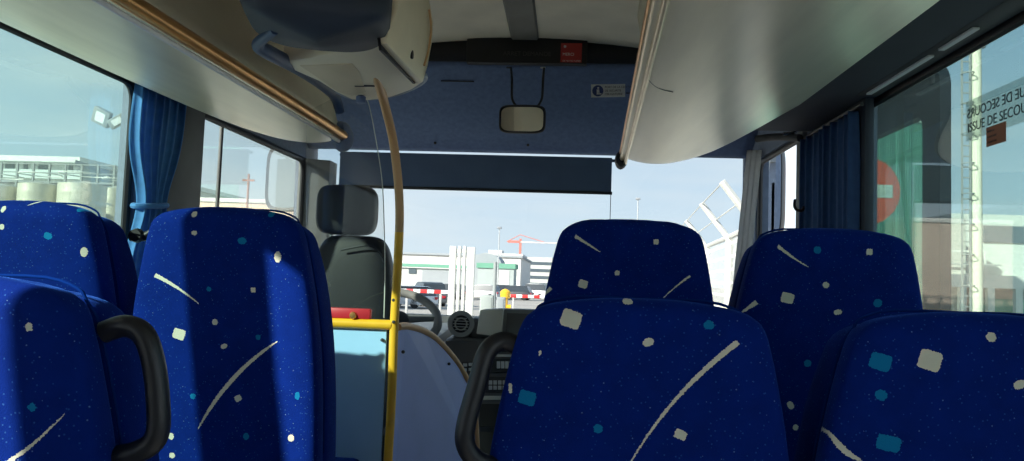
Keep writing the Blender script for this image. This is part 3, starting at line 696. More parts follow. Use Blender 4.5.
# plexiglass screen above the rail
pxs = [(306, 318), (306, 112), (330, 100), (362, 88), (369, 105), (376, 140), (382, 180), (384, 220), (385, 270), (384, 318)]
pl = [P(x, y, Y=YP + .03) for x, y in pxs]; 
mb = MB(); mb.prism(pl, (0, .004, 0)); tag(mb.build('plexiglass_screen', M['plexi'], None, smooth=False), 'clear plexiglass screen standing on the yellow rail behind the driver seat', 'screen')
so = bpy.data.objects['plexiglass_screen']
mb = MB(); mb.tube(pl[3:], .0018, 6, 4); mb.build('edge', M['plexiedge'], so)
# red case on the rail
root = empty('red_case', P(352, 321, Y=YP), 'small red case with round brass stud resting on the yellow rail', 'case')
a = P(322, 322, Y=YP); b = P(371, 309, Y=YP)
mb = MB(); mb.box((a.x, YP - .01, pb.z + .016), (b.x, YP + .02, b.z), .005); mb.build('case_body', M['red'], root)
mb = MB(); mb.lathe([(.001, -.006), (.010, -.005), (.0125, 0), (.0125, .004), (.001, .005)], P(353, 315.5, Y=YP - .012), 'Y', 20); mb.build('stud', M['brass'], root)
# ================================================================= DRIVER SEAT
YD = 3.05
root = empty('driver_seat', (P(350, 300, Y=YD).x, YD + .2, 0), 'black driver seat with separate headrest behind the plexiglass screen', 'seat')
def cushion(px0, px1, py0, py1, y, th, rx=.35, name='', topw=1.0):
    a = P(px0, py0, Y=y); b = P(px1, py1, Y=y); cxx = (a.x + b.x) / 2; hw = (b.x - a.x) / 2; czz = (a.z + b.z) / 2; hh = (a.z - b.z) / 2
    mb = MB()
    def f(u, v):
        an = 2 * math.pi * u; ph = -math.pi / 2 + math.pi * v
        def se(w_, e_): return math.copysign(abs(w_) ** e_, w_)
        r = se(math.cos(ph), .35); zz = se(math.sin(ph), .55)
        k = 1 - (1 - topw) * (zz + 1) / 2
        return Vector((cxx + hw * k * r * se(math.cos(an), .5), y + th / 2 + th / 2 * r * se(math.sin(an), .55), czz + hh * zz))
    V = mb.grid(f, 48, 28, closeu=True); bmesh.ops.remove_doubles(mb.bm, verts=mb.bm.verts[:], dist=1e-5); return mb
cushion(314, 372, 183, 235, YD, .13).build('headrest', M['seatblack'], root, angle=180)
cushion(301, 391, 233, 440, YD + .0, .16, topw=.80).build('backrest', M['seatblack'], root, angle=180)
mb = MB(); 
for px in (331, 354): mb.tube([P(px, 229, Y=YD + .065), P(px, 246, Y=YD + .065)], .007, 10)
# each headrest post
mb.bm.free()
for px in (331, 354):
    mb = MB(); mb.tube([P(px, 226, Y=YD + .065), P(px, 246, Y=YD + .065)], .007, 10); mb.build('headrest_post', M['chrome'], root)
c0 = P(346, 300, Y=YD).x
mb = MB(); mb.box((c0 - .25, YD + .05, .42), (c0 + .25, YD + .55, .56), .04, seg=4); mb.build('seat', M['seatblack'], root)
mb = MB(); mb.lathe([(.22, 0), (.22, .03), (.10, .08), (.09, .40), (.16, .43)], (c0, YD + .3, 0)); mb.build('pedestal', M['dark'], root)
mb = MB(); mb.tube([P(341, 250, Y=YD - .012), P(372, 246, Y=YD - .01), P(384, 262, Y=YD + .02)], .004, 8, 5); mb.build('seam', M['dark'], root)

# ================================================================= HEADER FITTINGS
def hdr(px, py, up=0.012):
    # point on the sloped header
    q = P(px, py, Y=3.6)
    for _ in range(8):
        v = (q.y - hy0) / (4.44 - hy0); z = ztop + (hz - ztop) * v - 0.02 * math.sin(math.pi * max(0, min(1, v))) - up
        d = (q - CAMP); t = None
        # step along the ray towards the header
        zz = q.z - z; q = q + d.normalized() * (-(zz) / (d.normalized().z - (hz - ztop) / (4.44 - hy0)))
    return q
root = empty('stop_request_sign', P(527, 62, Y=3.85), 'black stop requested display box above the interior mirror', 'sign')
ys = 3.845
a = P(467, 37.5, Y=ys); b = P(587, 64, Y=ys)
mb = MB(); mb.box((a.x, ys, b.z), (b.x, ys + .05, a.z + .03), .006); mb.build('housing', M['black'], root)
mt = mat('unlit sign lettering', (0.10, 0.085, 0.085), .6)
q = P(503, 55.3, Y=ys - .001); lettering('ARRET DEMANDE', frame(q, (1, 0, 0), (0, 0, 1)), .031, 'lettering', mt, root)
# red sticker
root = empty('red_sticker', P(571, 62, Y=ys - .002), 'red notice sticker with white writing on the black display box', 'sticker')
a = P(561, 43, Y=ys - .001); b = P(581.5, 62.5, Y=ys - .001)
mb = MB(); mb.box((a.x, ys - .0016, b.z), (b.x, ys - .0006, a.z)); mb.build('sticker_film', mat('sticker red', (.50, .035, .03), .5), root, smooth=False)
q = P(562.5, 55.5, Y=ys - .002); lettering('MERCI', frame(q, (1, 0, 0), (0, 0, 1)), .021, 'lettering', M['labelwhite'], root)
q = P(562.5, 61.5, Y=ys - .002); lettering('DE NE PAS FUMER', frame(q, (1, 0, 0), (0, 0, 1)), .0115, 'lettering', M['labelwhite'], root)
mb = MB(); q = P(565, 46.5, Y=ys - .0025); mb.lathe([(.001, -.0004), (.007, -.0004), (.007, .0004), (.001, .0004)], q, 'Y', 20); mb.build('symbol', M['labelwhite'], root)
# seat belt notice
root = empty('seatbelt_notice', hdr(608, 92), 'small white seat belt notice on the blue header near the right rack', 'sign')
yn = hdr(591, 98, .016).y - .10; a = P(591, 98, Y=yn); bx = P(625, 97.5, Y=yn); a2 = hdr(591, 85, .016); ex = (bx - a); ex.y = 0; ex.normalize(); up = Vector((0, -.12, 1)); up = (up - ex * up.dot(ex)).normalized(); a.y -= .012
F = frame(a, ex, up); wdt = (bx - a).x; ht = 13.0 / FPX * a.y
mb = MB(); bm = bmesh.new(); bmesh.ops.create_cube(bm, size=1)
for v in bm.verts: v.co = Vector(((v.co.x + .5) * wdt, (v.co.y + .5) * ht, v.co.z * .002))
mb.add(bm, F); mb.build('plate', M['labelwhite'], root, smooth=False)
Fz = F @ Matrix.Translation((0, 0, .0016))
mb = MB(); bm = bmesh.new(); bmesh.ops.create_circle(bm, cap_ends=True, segments=28, radius=ht * .43); mb.add(bm, Fz @ Matrix.Translation((ht * .52, ht * .5, 0))); mb.build('pictogram', mat('label navy', (.03, .06, .22), .5), root, smooth=False)
mb = MB(); Fp = Fz @ Matrix.Translation((0, 0, .0006))
bm = bmesh.new(); bmesh.ops.create_circle(bm, cap_ends=True, segments=14, radius=ht * .08); mb.add(bm, Fp @ Matrix.Translation((ht * .55, ht * .72, 0)))
for pg in ([(.42, .60), (.62, .62), (.66, .35), (.44, .33)], [(.44, .33), (.80, .30), (.80, .22), (.42, .22)]):
    bm = bmesh.new(); bm.faces.new([bm.verts.new((x * ht, y * ht, 0)) for x, y in pg]); mb.add(bm, Fp)
mb.build('belted_figure', M['labelwhite'], root, smooth=False)
for i, s in enumerate(('PORT DE LA CEINTURE', 'DE SECURITE', 'OBLIGATOIRE')):
    lettering(s, Fz @ Matrix.Translation((ht * 1.06, ht * (.70 - .27 * i), 0)), ht * .215, 'lettering', mat('ink', (.03, .03, .05), .5), root)
mb = MB(); mb.tube([hdr(626, 93), hdr(640, 93)], .004, 8); tag(mb.build('slot_handle', M['black'], None), 'thin black slot at the right end of the blue header', 'latch')
for (x0, x1, y) in ((441, 474, 81), ):
    mb = MB(); mb.tube([hdr(x0, y, .02), hdr(x1, y + .6, .02)], .0035, 8); tag(mb.build('header_seam_clip', M['black'], None), 'thin black clip line on the blue header left of the mirror', 'clip')
for i, (x, y, l) in enumerate(((435, 143, 'small dark stud on the header above the blind, left one'), (528, 145, 'small dark stud on the header below the interior mirror'))):
    mb = MB(); mb.lathe([(.001, -.006), (.007, -.004), (.008, .004), (.001, .006)], hdr(x, y, .02), 'Y', 14); tag(mb.build('stud', M['dark'], None), l, 'stud')

# interior mirror
ym = 3.66
root = empty('rear_view_mirror', P(522, 119, Y=ym), 'rounded interior rear view mirror hanging on two arms from the header', 'mirror')
a = P(499, 104.5, Y=ym); b = P(545.5, 134, Y=ym); c = (a + b) / 2; hw, hh = (b.x - a.x) / 2, (a.z - b.z) / 2
def rrect(k, y, dy=0):
    pts = []
    for i in range(48):
        an = 2 * math.pi * i / 48; cc, ss = math.cos(an), math.sin(an)
        pts.append(Vector((c.x + hw * k * math.copysign(abs(cc) ** .42, cc), y, c.z + hh * (1 - (1 - k) * hw / hh) * math.copysign(abs(ss) ** .42, ss))))
    return pts
tilt = Matrix.Translation(c) @ Matrix.Rotation(math.radians(7), 4, 'X') @ Matrix.Rotation(math.radians(-6), 4, 'Z') @ Matrix.Translation(-c)
mb = MB(); rings = [[mb.bm.verts.new(tilt @ p) for p in rrect(k, ym + d)] for k, d in ((.90, -.004), (.97, -.006), (1.0, .002), (.97, .018), (.6, .034), (.1, .036))]
for A, B in zip(rings, rings[1:]):
    for i in range(48): mb.bm.faces.new((A[i], A[(i + 1) % 48], B[(i + 1) % 48], B[i]))
mb.bm.faces.new(rings[-1]); mb.build('shell', M['black'], root)
mb = MB(); r2 = [mb.bm.verts.new(tilt @ p) for p in rrect(.93, ym - .0035)]; mb.bm.faces.new(r2); mb.build('glass', M['mirror'], root, smooth=False)
for px in (512, 543):
    mb = MB(); top = hdr(px - (1 if px < 520 else -1), 68, .0); mb.tube([top, P(px, 80, Y=ym - .01), P(px - (0 if px < 520 else 1), 98, Y=ym + .01), P(px + (4 if px < 520 else -5), 106, Y=ym + .02)], .006, 10, 4); mb.build('arm', M['black'], root)
for px in (509, 543):
    mb = MB(); q = hdr(px, 67.5, .006); mb.box((q.x - .014, q.y - .01, q.z - .006), (q.x + .014, q.y + .01, q.z + .006), .003); mb.build('bracket', M['dashlight'] if px > 520 else M['dark'], root)

# roller blind
root = empty('sun_blind', P(470, 190, Y=4.28), 'dark blue roller blind drawn down across the top of the windscreen', 'blind')
a = P(340, 160, Y=4.30); b = P(612, 163, Y=4.30); zl = P(470, 189.5, Y=4.30).z; zt = P(470, 154.5, Y=4.3).z
mb = MB(); mb.box((a.x, 4.30, zl), (b.x, 4.305, zt)); mb.build('blind_cloth', M['shade'], root, smooth=False)
mb = MB(); mb.tube([(a.x - .01, 4.30, zl), (b.x + .005, 4.30, zl)], .009, 10); mb.build('bottom_bar', M['dark'], root)
mb = MB(); mb.tube([(a.x - .01, 4.33, zt - .012), (b.x + .02, 4.33, zt - .012)], .009, 14); mb.build('roller', M['shade'], root)
mb = MB(); q = P(611.5, 166, Y=4.31); mb.tube([q + Vector((0, 0, .03)), (q.x, 4.31, WSB)], .0022, 6); mb.build('guide_cord', M['black'], root)
# small bracket with grips beside the right rack front end
root = empty('door_grip_bracket', P(785, 128, Y=3.3), 'dark bracket with bright clips above the front door opening', 'bracket')
mb = MB(); mb.tube([P(757, 139, Y=3.5), P(775, 137, Y=3.4), P(800, 138, Y=3.25)], .016, 10, 3); mb.build('bar', M['dark'], root)
mb = MB(); mb.tube([P(778, 128, Y=3.3), P(786, 122, Y=3.3), P(794, 124, Y=3.3), P(795, 132, Y=3.3), P(783, 134, Y=3.3)], .009, 10, 4); mb.build('loop', M['chrome'], root)
mb = MB(); mb.tube([P(780, 120, Y=3.34), P(797, 113, Y=3.28)], .018, 10); mb.build('clamp', M['black'], root)
mb = MB(); mb.tube([P(795, 200, Y=3.17), P(794.5, 206, Y=3.15), P(797, 210, Y=3.15), P(802, 210.5, Y=3.16), P(804, 207, Y=3.17)], .006, 10, 4); tag(mb.build('coat_hook', M['black'], None), 'small black hook on the pale door pillar beside the navy curtain', 'hook')

# ================================================================= DASHBOARD
root = empty('dashboard', (-.4, 4.1, .6), 'grey dashboard with round vent, switch bank and radio stack under the windscreen', 'dashboard')
zt = P(480, 336, Y=3.95).z
mb = MB(); xl, xr = XL + .05, P(580, 330, Y=3.9).x
pr = [(3.78, .45), (3.70, zt - .19), (3.80, zt - .02), (3.86, zt), (4.50, zt + .03), (4.53, .45)]
mb.prism([(xl, y, z) for y, z in pr], (P(437, 330, Y=3.8).x - xl, 0, 0), .02); mb.build('dash_shell', M['dash'], root)
mb = MB()
pr = [(3.56, .30), (3.54, zt - .35), (3.66, zt - .03), (3.74, zt + .0), (4.48, zt + .02), (4.53, .30)]
xa = P(441, 340, Y=3.6).x
mb.prism([(xa, y, z) for y, z in pr], (xr - xa, 0, 0), .015); cb = mb.build('centre_console', mat('dark console', (.12, .125, .13), .45, noise=.06), root)
def con(px, py, out=0.0):     # point on the sloped console fascia
    (y0, z0), (y1, z1) = (3.54, zt - .35), (3.66, zt - .03)
    q = P(px, py, Y=3.6)
    for _ in range(6):
        t = (q.z - z0) / (z1 - z0); q = P(px, py, Y=y0 + (y1 - y0) * max(min(t, 1), -.6) - out)
    return q
def cpanel(px0, py0, px1, py1, name, m, parent, th=.006, bev=.002):
    a, b, c_, d = con(px0, py0), con(px1, py0), con(px1, py1), con(px0, py1)
    n = Vector((0, -1, .3)).normalized() * th
    mb = MB(); mb.prism([a - n * .4, b - n * .4, c_ - n * .4, d - n * .4], n * 1.4, bev); return mb.build(name, m, parent, angle=20)
cpanel(446, 341, 478, 375, 'cluster_panel', M['screen'], cb)
grey = mat('pale switch plastic', (.62, .63, .64), .45)
p = cpanel(462, 362, 476, 373, 'switch_bank', M['dark'], cb, .012)
for (x, y, w_, h_) in ((463.5, 364, 4, 3), (469, 363.5, 5, 3), (464, 369, 3, 3), (469, 368.5, 4, 3)): cpanel(x, y, x + w_, y + h_, 'button', grey, cb, .018, .001)
cpanel(484, 342, 516, 352, 'tray', M['dark'], cb)
cpanel(482, 359, 515, 373, 'radio', M['dark'], cb, .012)
for i in range(4): cpanel(497 + i * 4.2, 362, 500.4 + i * 4.2, 369, 'button', grey, cb, .018, .001)
cpanel(484, 377, 512, 393, 'keypad', M['dark'], cb, .012)
for i in range(4):
    for j in range(2): cpanel(489 + i * 4.6, 381 + j * 5.2, 492.5 + i * 4.6, 385 + j * 5.2, 'button', grey, cb, .018, .001)
cpanel(480, 354.5, 516, 357, 'divider', grey, cb)
cpanel(478, 396, 512, 400, 'divider', M['dashlight'], cb)
for y in (404, 432): cpanel(480, y, 510, y + 23, 'drawer', M['black'], cb, .01)
# round vent pod
root2 = cb
q = P(461, 324, Y=3.78)
mb = MB(); ax = Vector((.05, -1, .12)).normalized()
def ring(c_, r0, r1, d0, d1, n=32):
    mb = MB(); Fm = ax.to_track_quat('Z', 'Y').to_matrix().to_4x4(); Fm.translation = c_
    bm = bmesh.new(); rr_ = [(r1, d0), (r1, d1), (r0, d1), (r0, d0)]
    rg = [[bm.verts.new((r * math.cos(2 * math.pi * k / n), r * math.sin(2 * math.pi * k / n), d)) for k in range(n)] for r, d in rr_]
    for i in range(4):
        for k in range(n): bm.faces.new((rg[i][k], rg[i][(k + 1) % n], rg[(i + 1) % 4][(k + 1) % n], rg[(i + 1) % 4][k]))
    mb.add(bm, Fm); return mb
ring(q, .044, .066, -.12, .012).build('vent_ring', mat('vent bezel grey', (.40, .41, .42), .45), root)
ring(q, .026, .032, -.01, .010).build('vent_ring', M['dashlight'], root)
mb = MB()
mb.tube([q - ax * .12, q - ax * .012], .05, 20); vb = mb.build('vent_core', M['black'], root)
for i in range(-2, 3):
    mb = MB(); l = math.sqrt(.040 ** 2 - (i * .014) ** 2); mb.tube([q + ax * .006 + Vector((-l, 0, i * .014)), q + ax * .006 + Vector((l, 0, i * .014))], .0022, 6); mb.build('vent_blade', grey, root)
mb = MB(); mb.box((q.x + .03, 3.80, zt - .01), (q.x + .16, 4.2, q.z + .03), .03, seg=4); mb.build('hood', M['dash'], root)
# box and screen on top of the dash
root = empty('ticket_machine', P(500, 335, Y=3.75), 'beige box and wide dark screen unit standing on the dashboard', 'ticket machine')
a = P(478, 311, Y=3.74); b = P(503, 336, Y=3.74)
mb = MB(); mb.prism([P(480, 310, Y=3.74), P(503, 309, Y=3.70), P(501, 337, Y=3.66), P(476, 334, Y=3.70)], (0.01, .16, 0), .006); bx = mb.build('beige_box', M['dashlight'], root)
mb = MB(); mb.tube([P(481, 318, Y=3.725), P(493, 320, Y=3.71), P(493, 324, Y=3.705), P(498, 325, Y=3.70)], .002, 6); mb.build('slot', M['black'], bx)
mb = MB(); mb.prism([P(504, 309, Y=3.74), P(541, 310, Y=3.80), P(540, 338, Y=3.76), P(502, 337, Y=3.68)], (0.0, .12, 0), .006); sc = mb.build('screen_unit', M['dash'], root)
mb = MB(); mb.prism([P(507, 313, Y=3.725), P(538, 314, Y=3.775), P(537, 334, Y=3.745), P(505.5, 333, Y=3.675)], (0.0, .004, 0), .001); mb.build('screen', M['screen'], sc)
# steering wheel
q = P(405, 314, Y=3.72)
root = empty('steering_wheel', q, 'grey steering wheel beside the yellow pole, partly hidden', 'steering wheel')
nrm = Vector((.18, -.55, .75)).normalized(); Fm = nrm.to_track_quat('Z', 'Y').to_matrix().to_4x4(); Fm.translation = P(398, 318, Y=3.75)
mb = MB(); mb.tube([Fm @ Vector((.20 * math.cos(t * math.pi / 24), .20 * math.sin(t * math.pi / 24), 0)) for t in range(49)], .022, 12, cap=False); mb.build('rim', M['blindR'] if 0 else mat('grey wheel rim', (.26, .26, .26), .5), root)
mb = MB(); bm = bmesh.new(); bmesh.ops.create_uvsphere(bm, u_segments=20, v_segments=12, radius=.06)
for v in bm.verts: v.co.z *= .5
mb.add(bm, Fm @ Matrix.Translation((0, 0, -.01))); mb.build('hub', M['dark'], root)
for an in (0, math.pi, -math.pi / 2):
    mb = MB(); mb.tube([Fm @ Vector((.04 * math.cos(an), .04 * math.sin(an), -.01)), Fm @ Vector((.19 * math.cos(an), .19 * math.sin(an), 0))], [.018, .012], 10); mb.build('spoke', M['dash'], root)
mb = MB(); mb.tube([Fm @ Vector((0, 0, -.03)), Fm @ Vector((0, 0, -.5))], .035, 14); mb.build('column', M['dark'], root)

# ================================================================= WINDOW NOTICE (right)
xg = XR + .031
a = P(966, 149, X=xg); b2 = P(966, 104, X=xg)
root = empty('emergency_exit_notice', (xg, a.y, a.z), 'clear strip on the right window lettered for emergency exit, twice', 'sign')
ink = mat('black window lettering', (.02, .025, .03), .5)
# both lines run towards the camera along the glass
q = P(967.5, 133, X=xg - .0012); hgt = .036
F = frame(q, (0, -1, 0), (0, 0, 1)); lettering('ISSUE DE SECOURS', F, hgt, 'lettering', ink, root)
L0 = .0
q2 = P(967.5, 119, X=xg - .0012)
ob = lettering('ISSUE DE SECOURS', Matrix.Identity(4), hgt, 'lettering', ink, root)
bb = [v.co + root.location for v in ob.data.vertices]; wtx = max(v.x for v in bb)
Fm2 = Matrix.Translation((xg - .0012, q2.y - wtx, q2.z)) @ frame((0, 0, 0), (0, 1, 0), (0, 0, 1))
for v, w0 in zip(ob.data.vertices, bb): v.co = (Fm2 @ w0) - root.location
ob.data.update()
pw = wtx + .03
mb = MB(); mb.box((xg - .0008, q2.y - pw, q.z - .022), (xg - .0002, q2.y + .008, q2.z + hgt + .012)); mb.build('clear_film', glass_mat('label film', (.86, .90, .88), .05, haze=.12), root, smooth=False)
a = P(987, 147, X=xg); b = P(1006.5, 122, X=xg)
root = empty('orange_notice', (xg, a.y, a.z), 'small rust orange notice below the emergency exit lettering', 'sticker')
zlo = P(988, 147, X=xg).z; zhi = zlo + .050
mb = MB(); mb.box((xg - .0016, b.y, zlo), (xg - .0009, a.y, zhi)); mb.build('sticker_film', mat('rust orange film', (.34, .13, .07), .6), root, smooth=False)
for i in range(3): lettering(('BRISER LA', 'GLACE AVEC', 'LE MARTEAU')[i], frame((xg - .0018, a.y - .004, zhi - .014 - .014 * i), (0, -1, 0), (0, 0, 1)), .0075, 'lettering', ink, root)

# ================================================================= OUTSIDE
mb = MB(); mb.poly([(-500, -300, GZ), (500, -300, GZ), (500, 700, GZ), (-500, 700, GZ)])
struct(mb, 'ground', mat('pale tarmac', (.42, .39, .35), .9, noise=.15, nscale=.3), smooth=False)
# coach skirt so the shell has an outside
# ---- own front door, folded outwards against the side
xd = XR + .33
root = empty('coach_door', (xd, 2.9, .2), 'open front door of the coach seen through the right window, dark rounded frame', 'door')
o_b = P(951, 300, X=xd).y; o_t = P(937, 68, X=xd)
ynear = P(940, 120, X=xd).y; yfar = ynear + 1.2; ztopd = P(925, 67, X=xd).z
def rr_yz(y0, y1, z0, z1, r, n=8):
    pts = []
    for (cy, cz, a0) in ((y1 - r, z1 - r, 0), (y0 + r, z1 - r, 90), (y0 + r, z0 + r, 180), (y1 - r, z0 + r, 270)):
        for t in range(n + 1):
            an = math.radians(a0 + t * 90 / n); pts.append((cy + r * math.cos(an), cz + r * math.sin(an)))
    return pts
O = rr_yz(ynear, yfar, .15, ztopd, .10); I = rr_yz(ynear + .14, yfar - .10, .45, ztopd - .185, .05)
mb = MB(); n = len(O)
fr = [[mb.bm.verts.new((x, y, z)) for (y, z) in pp] for x, pp in ((xd, O), (xd, I), (xd + .04, I), (xd + .04, O))]
for i in range(4):
    for k_ in range(n): mb.bm.faces.new((fr[i][k_], fr[i][(k_ + 1) % n], fr[(i + 1) % 4][(k_ + 1) % n], fr[(i + 1) % 4][k_]))
mb.build('door_frame', mat('dark door frame', (.018, .026, .034), .5), root, angle=30)
mb = MB(); mb.box((xd + .018, ynear + .12, .44), (xd + .022, yfar - .08, ztopd - .17)); mb.build('door_glass', glass_mat('door glass', (.75, .88, .84), .04, haze=.05), root, smooth=False)
mb = MB(); mb.tube([(xd - .03, y, z) for (y, z) in O[8:18]], .012, 8); mb.build('door_seal', M['black'], root)
# ---- exterior mirrors
def ext_mirror(c, hw, hh, label, yaw):
    root = empty('exterior_mirror', c, label, 'mirror')
    mb = MB(); Fm = Matrix.Translation(c) @ Matrix.Rotation(yaw, 4, 'Z')
    def pr(k, y):
        return [Fm @ Vector((hw * k * math.copysign(abs(math.cos(a_)) ** .5, math.cos(a_)), y, hh * (1 - (1 - k) * hw / hh) * math.copysign(abs(math.sin(a_)) ** .4, math.sin(a_)))) for a_ in [2 * math.pi * i / 40 for i in range(40)]]
    rg = [[mb.bm.verts.new(p) for p in pr(k, y)] for k, y in ((.86, 0), (1.0, -.004), (1.04, .02), (1.0, .07), (.7, .11), (.1, .12))]
    for A, B in zip(rg, rg[1:]):
        for i in range(40): mb.bm.faces.new((A[i], A[(i + 1) % 40], B[(i + 1) % 40], B[i]))
    mb.bm.faces.new(rg[-1]); mb.build('shell', M['black'], root)
    mb = MB(); mb.bm.faces.new([mb.bm.verts.new(p) for p in pr(.88, .001)]); mb.build('glass', M['mirror'], root, smooth=False)
    return root
c = P(772, 190, Y=4.75); hh = (P(772, 144, Y=4.75).z - P(772, 236, Y=4.75).z) / 2
r_ = ext_mirror(c, .062, hh, 'tall exterior mirror seen through the front door opening on the right', math.radians(-32))
mb = MB(); mb.tube([(XR + .04, 4.50, P(757, 262, Y=4.6).z), P(757, 240, Y=4.72), P(756, 190, Y=4.72), P(759, 160, Y=4.72), P(766, 144, Y=4.72), P(774, 139, Y=4.74)], .02, 12, 4); mb.build('arm', M['blindR'], r_)
c = P(285, 178, Y=4.95); 
r_ = ext_mirror(c, .14, .22, 'exterior mirror beyond the driver window on the left', math.radians(-8))
mb = MB(); mb.tube([c + Vector((.05, .06, .18)), c + Vector((.15, -.05, .42)), Vector((XL - .05, 4.55, c.z + .45))], .018, 10, 4); mb.build('arm', M['black'], r_)

def concrete(c): return M.setdefault('c' + str(c), mat('plain ' + str(c), c, .8, noise=.05, nscale=.5))
WHT = concrete((.72, .70, .66)); WHT2 = concrete((.60, .60, .58)); GRN = concrete((.16, .38, .27)); WIN = mat('far window glass', (.10, .13, .15), .3); GREY = concrete((.36, .39, .41))
def far_box(mb, px0, px1, ptop, Y, depth, z0=GZ, ptopx=None):
    a = P(px0, ptop, Y=Y); b = P(px1, ptop, Y=Y); mb.box((a.x, Y, z0), (b.x, Y + depth, a.z)); return a, b
# hangar with green band
Yh = 120
root = empty('hangar_building', (P(430, 280, Y=Yh).x, Yh + 10, GZ), 'long white hangar with a green band behind the parked cars', 'building')
a = P(372, 250, Y=Yh); b = P(474, 252.5, Y=Yh); zt_ = (a.z + b.z) / 2
zg = P(420, 266, Y=Yh).z
mb = MB(); mb.box((a.x, Yh + 20, GZ), (P(476, 252, Y=Yh).x + 6, Yh + 60, zt_)); mb.build('wall', WHT, root, smooth=False)
mb = MB(); mb.box((a.x + .3, Yh + 20 - .4, zt_), (P(476, 252, Y=Yh).x + 6.3, Yh + 60, zt_ + .35)); mb.build('roof', GREY, root, smooth=False)
xd0 = P(421, 270, Y=Yh).x
mb = MB(); mb.box((a.x, Yh + 1.2, GZ), (P(512, 270, Y=Yh).x, Yh + 3, zg - .3)); mb.build('annexe', WHT2, root, smooth=False)
mb = MB(); mb.box((xd0, Yh + 1.1, GZ), (P(512, 270, Y=Yh).x, Yh + 1.2, zg - .6)); mb.build('grey_door', GREY, root, smooth=False)
mb = MB(); mb.box((a.x, Yh + .6, zg - .15), (P(512, 270, Y=Yh).x, Yh + 3, zg + .35)); mb.build('green_band', GRN, root, smooth=False)
mb = MB(); q = P(411, 271, Y=Yh); mb.box((q.x - .6, Yh + 1.05, q.z - .4), (q.x + .6, Yh + 1.2, q.z + .4)); mb.build('sign', WIN, root, smooth=False)
# barrel roofed hall
a = P(470, 270, Y=112); b = P(501, 270, Y=112); zt2 = P(485, 253, Y=112).z; zw = P(485, 264, Y=112).z
root = empty('barrel_hall', ((a.x + b.x) / 2, 115, GZ), 'grey barrel roofed hall between the white gate posts and the office block', 'building')
pr = [(a.x, 112, GZ)] + [((a.x + b.x) / 2 - (b.x - a.x) / 2 * math.cos(t * math.pi / 16), 112, zw + (zt2 - zw) * math.sin(t * math.pi / 16)) for t in range(17)] + [(b.x, 112, GZ)]
mb = MB(); mb.prism(pr, (0, 8, 0)); mb.build('shell', GREY, root)
a = P(478, 267, Y=105); b = P(514, 268, Y=105)
root = empty('green_topped_hut', ((a.x + b.x) / 2, 106, GZ), 'low grey site building with a dark green top and a glazed door', 'building')
mb = MB(); mb.box((a.x, 105, GZ), (b.x, 111, a.z)); mb.build('wall', concrete((.42, .47, .46)), root, smooth=False)
mb = MB(); mb.box((a.x - .2, 104.8, a.z - .1), (b.x + .2, 111.2, a.z + .6)); mb.build('fascia', GRN, root, smooth=False)
mb = MB(); c0_ = P(502, 277, Y=105); mb.box((c0_.x - 1.0, 104.95, GZ), (c0_.x + 1.0, 105.05, c0_.z + .9)); mb.build('door', WHT2, root, smooth=False)
# office block
Yo = 190
a = P(484, 253, Y=Yo); b = P(552, 257, Y=Yo)
root = empty('office_block', ((a.x + b.x) / 2, Yo + 8, GZ), 'white multi storey office block with window bands under the crane', 'building')
xm = P(523, 253, Y=Yo).x; zA = P(505, 253.5, Y=Yo).z; zB = P(535, 257, Y=Yo).z
mb = MB(); mb.box((a.x, Yo, GZ), (xm, Yo + 20, zA)); mb.build('wing', WHT, root, smooth=False)
mb = MB(); mb.box((xm, Yo + 1, GZ), (b.x, Yo + 20, zB)); mb.build('wing', WHT2, root, smooth=False)
for i in range(5):
    z = zA - 1.2 - i * 1.75; 
    if z < GZ + 1: break
    mb = MB(); mb.box((P(503, 260, Y=Yo).x, Yo - .1, z - .85), (xm - .3, Yo, z)); mb.build('window_band', WIN, root, smooth=False)
    mb = MB(); mb.box((xm + .5, Yo + .9, z - 1.35), (b.x, Yo + 1, z - .6)); mb.build('window_band', WIN, root, smooth=False)
mb = MB(); mb.box((P(486, 249, Y=Yo).x, Yo + 6, zA), (P(500, 249, Y=Yo).x, Yo + 12, zA + 1.0)); mb.build('roof_plant', WHT2, root, smooth=False)
# crane
Yc = 230; q = P(520, 255, Y=Yc); jt = P(520, 242, Y=Yc)
root = empty('tower_crane', (q.x, Yc, GZ), 'red and white tower crane above the office block', 'crane')
mb = MB(); mb.box((q.x - .35, Yc - .35, GZ), (q.x + .35, Yc + .35, jt.z + 1)); mb.build('mast', concrete((.60, .20, .16)), root, smooth=False)
l = P(508, 241.5, Y=Yc); r = P(562, 243, Y=Yc)
mb = MB(); mb.box((jt.x, Yc - .4, jt.z - .2), (r.x, Yc + .4, jt.z + .2)); mb.build('jib', concrete((.62, .58, .56)), root, smooth=False)
mb = MB(); mb.box((l.x, Yc - .5, jt.z - .3), (jt.x, Yc + .5, jt.z + .4)); mb.build('counter_jib', concrete((.60, .20, .16)), root, smooth=False)
mb = MB(); mb.tube([(jt.x + 8, Yc, jt.z), (jt.x, Yc, jt.z + 2.2), (jt.x - 4, Yc, jt.z)], .12, 6); mb.build('tie', concrete((.60, .20, .16)), root)
